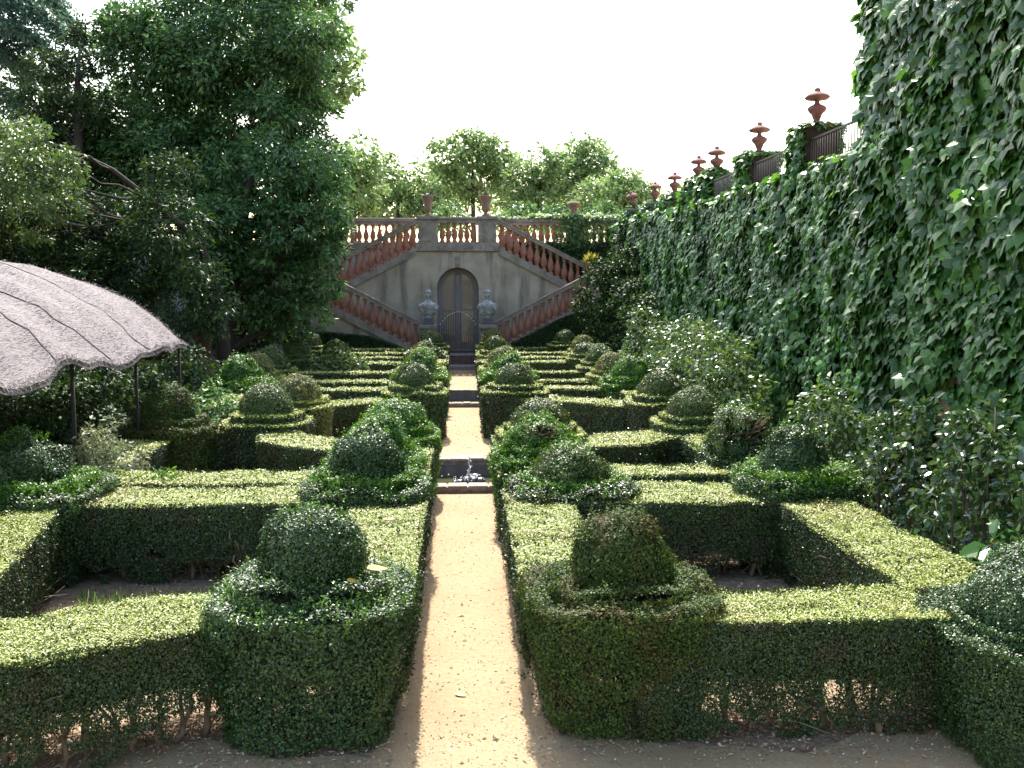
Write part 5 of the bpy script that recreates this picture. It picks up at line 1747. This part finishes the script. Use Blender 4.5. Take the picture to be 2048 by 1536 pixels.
# ragged ends
n = 6200
y = RNG.uniform(Y0, Y1, n)
P = roof_pt(RNG.uniform(0, .1, n), y) + RNG.normal(0, .012, (n, 3))
leaves(mb, P, np.tile((1.0, 0, .3), (n, 1)), .065, 'heather_straw', T_STRAW, along=np.tile((.7, 0, -1.6), (n, 1)) + RNG.normal(0, .8, (n, 3)), wild=.5)
n = 1100
u = RNG.uniform(0, 6.4, n)
P = roof_pt(u, np.full(n, Y1)) + RNG.normal(0, .02, (n, 3))
leaves(mb, P, np.tile((0, 0, 1.0), (n, 1)), .055, 'heather_straw', T_STRAW, along=np.tile((0, 1.2, .2), (n, 1)) + RNG.normal(0, .6, (n, 3)), wild=.6)
roof = mb.build('roof', t)
mb = MB()
for ys_ in (8.4, 10.2, 12.1, 13.4, 15.3):
    us = np.linspace(.05, 6.2, 46)
    yv = ys_ + .25 * np.sin(us * 1.3 + ys_ * 2) + .07 * np.sin(us * 5.1 + ys_) + .03 * np.sin(us * 13)
    pts = roof_pt(us, yv) + np.array((0, 0, .004))
    tube(mb, pts, .014 * (0.3 + vnoise(pts, 2.2, 3)), 'seam', 5)
mb.build('seam', roof)
mb = MB()
tube(mb, [p + np.array((.0, .06, -.1)) for p in roof_pt(np.linspace(.12, arc[-1], 30), np.full(30, Y1))], .022, 'iron', 7)
mb.build('end_arch', t)
for y in (17.15, 14.9, 12.5, 10.1, 7.7):
    for x in (-4.8, -11.0):
        mb = MB()
        tube(mb, [(x, y, 0), (x, y, 2.25)], .024, 'darkpanel', 8)
        box(mb, x - .06, x + .06, y - .06, y + .06, 0, .03, 'iron')
        mb.build('post', t)

# ------------------------------------------------------------------ small things
def fallen(x, y, z, L, lab, m, rz, tilt=0.2, curl=0.25):
    t = bpy.data.meshes.new('fallen_leaf')
    V, F = [], []
    n = 9
    for i in range(n):
        u = i / (n - 1)
        wv = 0.26 * math.sin(PI * min(1, u * 1.02)) ** 0.8 * (1 - 0.25 * u)
        for k in (-1, -.5, 0, .5, 1):
            V.append((L * (u - .5), L * wv * k, L * (curl * (u - .5) ** 2 + 0.16 * abs(k) * wv * 2) + .004))
    for i in range(n - 1):
        for k in range(4):
            F.append((i * 5 + k, (i + 1) * 5 + k, (i + 1) * 5 + k + 1, i * 5 + k + 1))
    t.from_pydata(V, [], F)
    t.materials.append(M[m])
    for p in t.polygons:
        p.use_smooth = True
    o = bpy.data.objects.new('fallen_leaf', t)
    COL.objects.link(o)
    o.location = (x, y, z)
    o.rotation_euler = (tilt, tilt * .6, rz)
    tag(o, lab, 'leaf', 'fallen leaves')
    s = o.modifiers.new('thick', 'SOLIDIFY')
    s.thickness = 0.003


fallen(-.62, 6.93, 1.12, .17, 'big curled yellow leaf lying on the ragged bluish dome tier', 'fallen', .3, .25)
fallen(-.76, 6.72, 1.1, .1, 'small yellow leaf just below the big curled one', 'fallen', .5, .5)
fallen(-.72, 9.45, .885, .12, 'pinkish dry leaf on the sunny hedge top by the path', 'fallen_brown', .5, .2)
fallen(-.03, 7.35, .012, .1, 'tan leaf lying alone on the near sand path', 'fallen', -.5, .1)
fallen(.12, 19.2, .012, .11, 'pale leaf on the sand path beyond the fountain pool', 'fallen_brown', .2, .1)
fallen(-1.75, 8.1, .05, .14, 'rusty leaf on the soil inside the near shelter side bed', 'fallen_brown', 0, .2)

mb = MB()
n = 16000
x, y = RNG.uniform(-5, 5, n), RNG.uniform(6.2, 13, n)
k = (np.abs(x) > .62) & (RNG.random(n) < .25 + .75 * (vnoise(np.column_stack([x, y, y * 0]), 1.6, 6) > .5))
P = np.column_stack([x, y, np.full(n, .02)])[k]
leaves(mb, P, np.tile((0, 0, 1.0), (len(P), 1)), .04, 'litter', T_LONG, wild=.25)
P = np.column_stack([RNG.uniform(-4.6, 4.6, 5200), 6.75 + RNG.normal(0, .22, 5200), RNG.uniform(.016, .03, 5200)])
P = P[(np.abs(P[:, 0] - .02) > .5)]
leaves(mb, P, np.tile((0, 0, 1.0), (len(P), 1)), .032, 'litter', T_LONG, wild=.35)
tag(mb.build('leaf_litter'), 'scattered dry leaves on the soil inside the hedge beds', 'leaf litter', kind='stuff')
mb = MB()
n = 5200
x, y = RNG.uniform(-4.0, -1.2, n), RNG.uniform(7.4, 10, n)
k = vnoise(np.column_stack([x, y, y * 0]), 1.9, 12) > .5
P = np.column_stack([x, y, np.full(n, .0)])[k]
leaves(mb, P, RNG.normal(size=(len(P), 3)) * np.array((1, 1, .1)), .13, 'grass', T_BLADE, along=np.tile((0, 0, 1.0), (len(P), 1)), wild=.2)
n = 700
x, y = np.where(RNG.random(n) < .5, RNG.normal(-.47, .06, n), RNG.normal(.52, .05, n)), RNG.uniform(8, 21, n)
k = vnoise(np.column_stack([x, y, y * 0]), 1.2, 5) > .52
P = np.column_stack([x, y, np.full(n, .008)])[k]
leaves(mb, P, RNG.normal(size=(len(P), 3)) * np.array((1, 1, .1)), .07, 'grass', T_BLADE, along=np.tile((0, 0, 1.0), (len(P), 1)), wild=.3)
tag(mb.build('weeds'), 'grassy weeds growing on the bed soil and along the path edges', 'weeds', kind='stuff')

mb = MB()
n = 5200
y = 5.95 + 31 * RNG.random(n) ** 2.2
x = RNG.uniform(-0.6, 0.62, n)
k = ~((y > 14.7) & (y < 18.1)) & ~((y > 25.6) & (y < 30.1))
P = np.column_stack([x, y, np.full(n, .011)])[k]
P2 = np.column_stack([RNG.uniform(-4.5, 4.5, 2600), RNG.uniform(5.9, 6.7, 2600), np.full(2600, .015)])
P = np.concatenate([P, P2])
leaves(mb, P, np.tile((0, 0, 1.0), (len(P), 1)), RNG.lognormal(-4.5, .5, len(P)), 'pebble', T_PEB, wild=.2)
tag(mb.build('gravel'), 'loose small stones strewn over the sand path', 'gravel', kind='stuff')
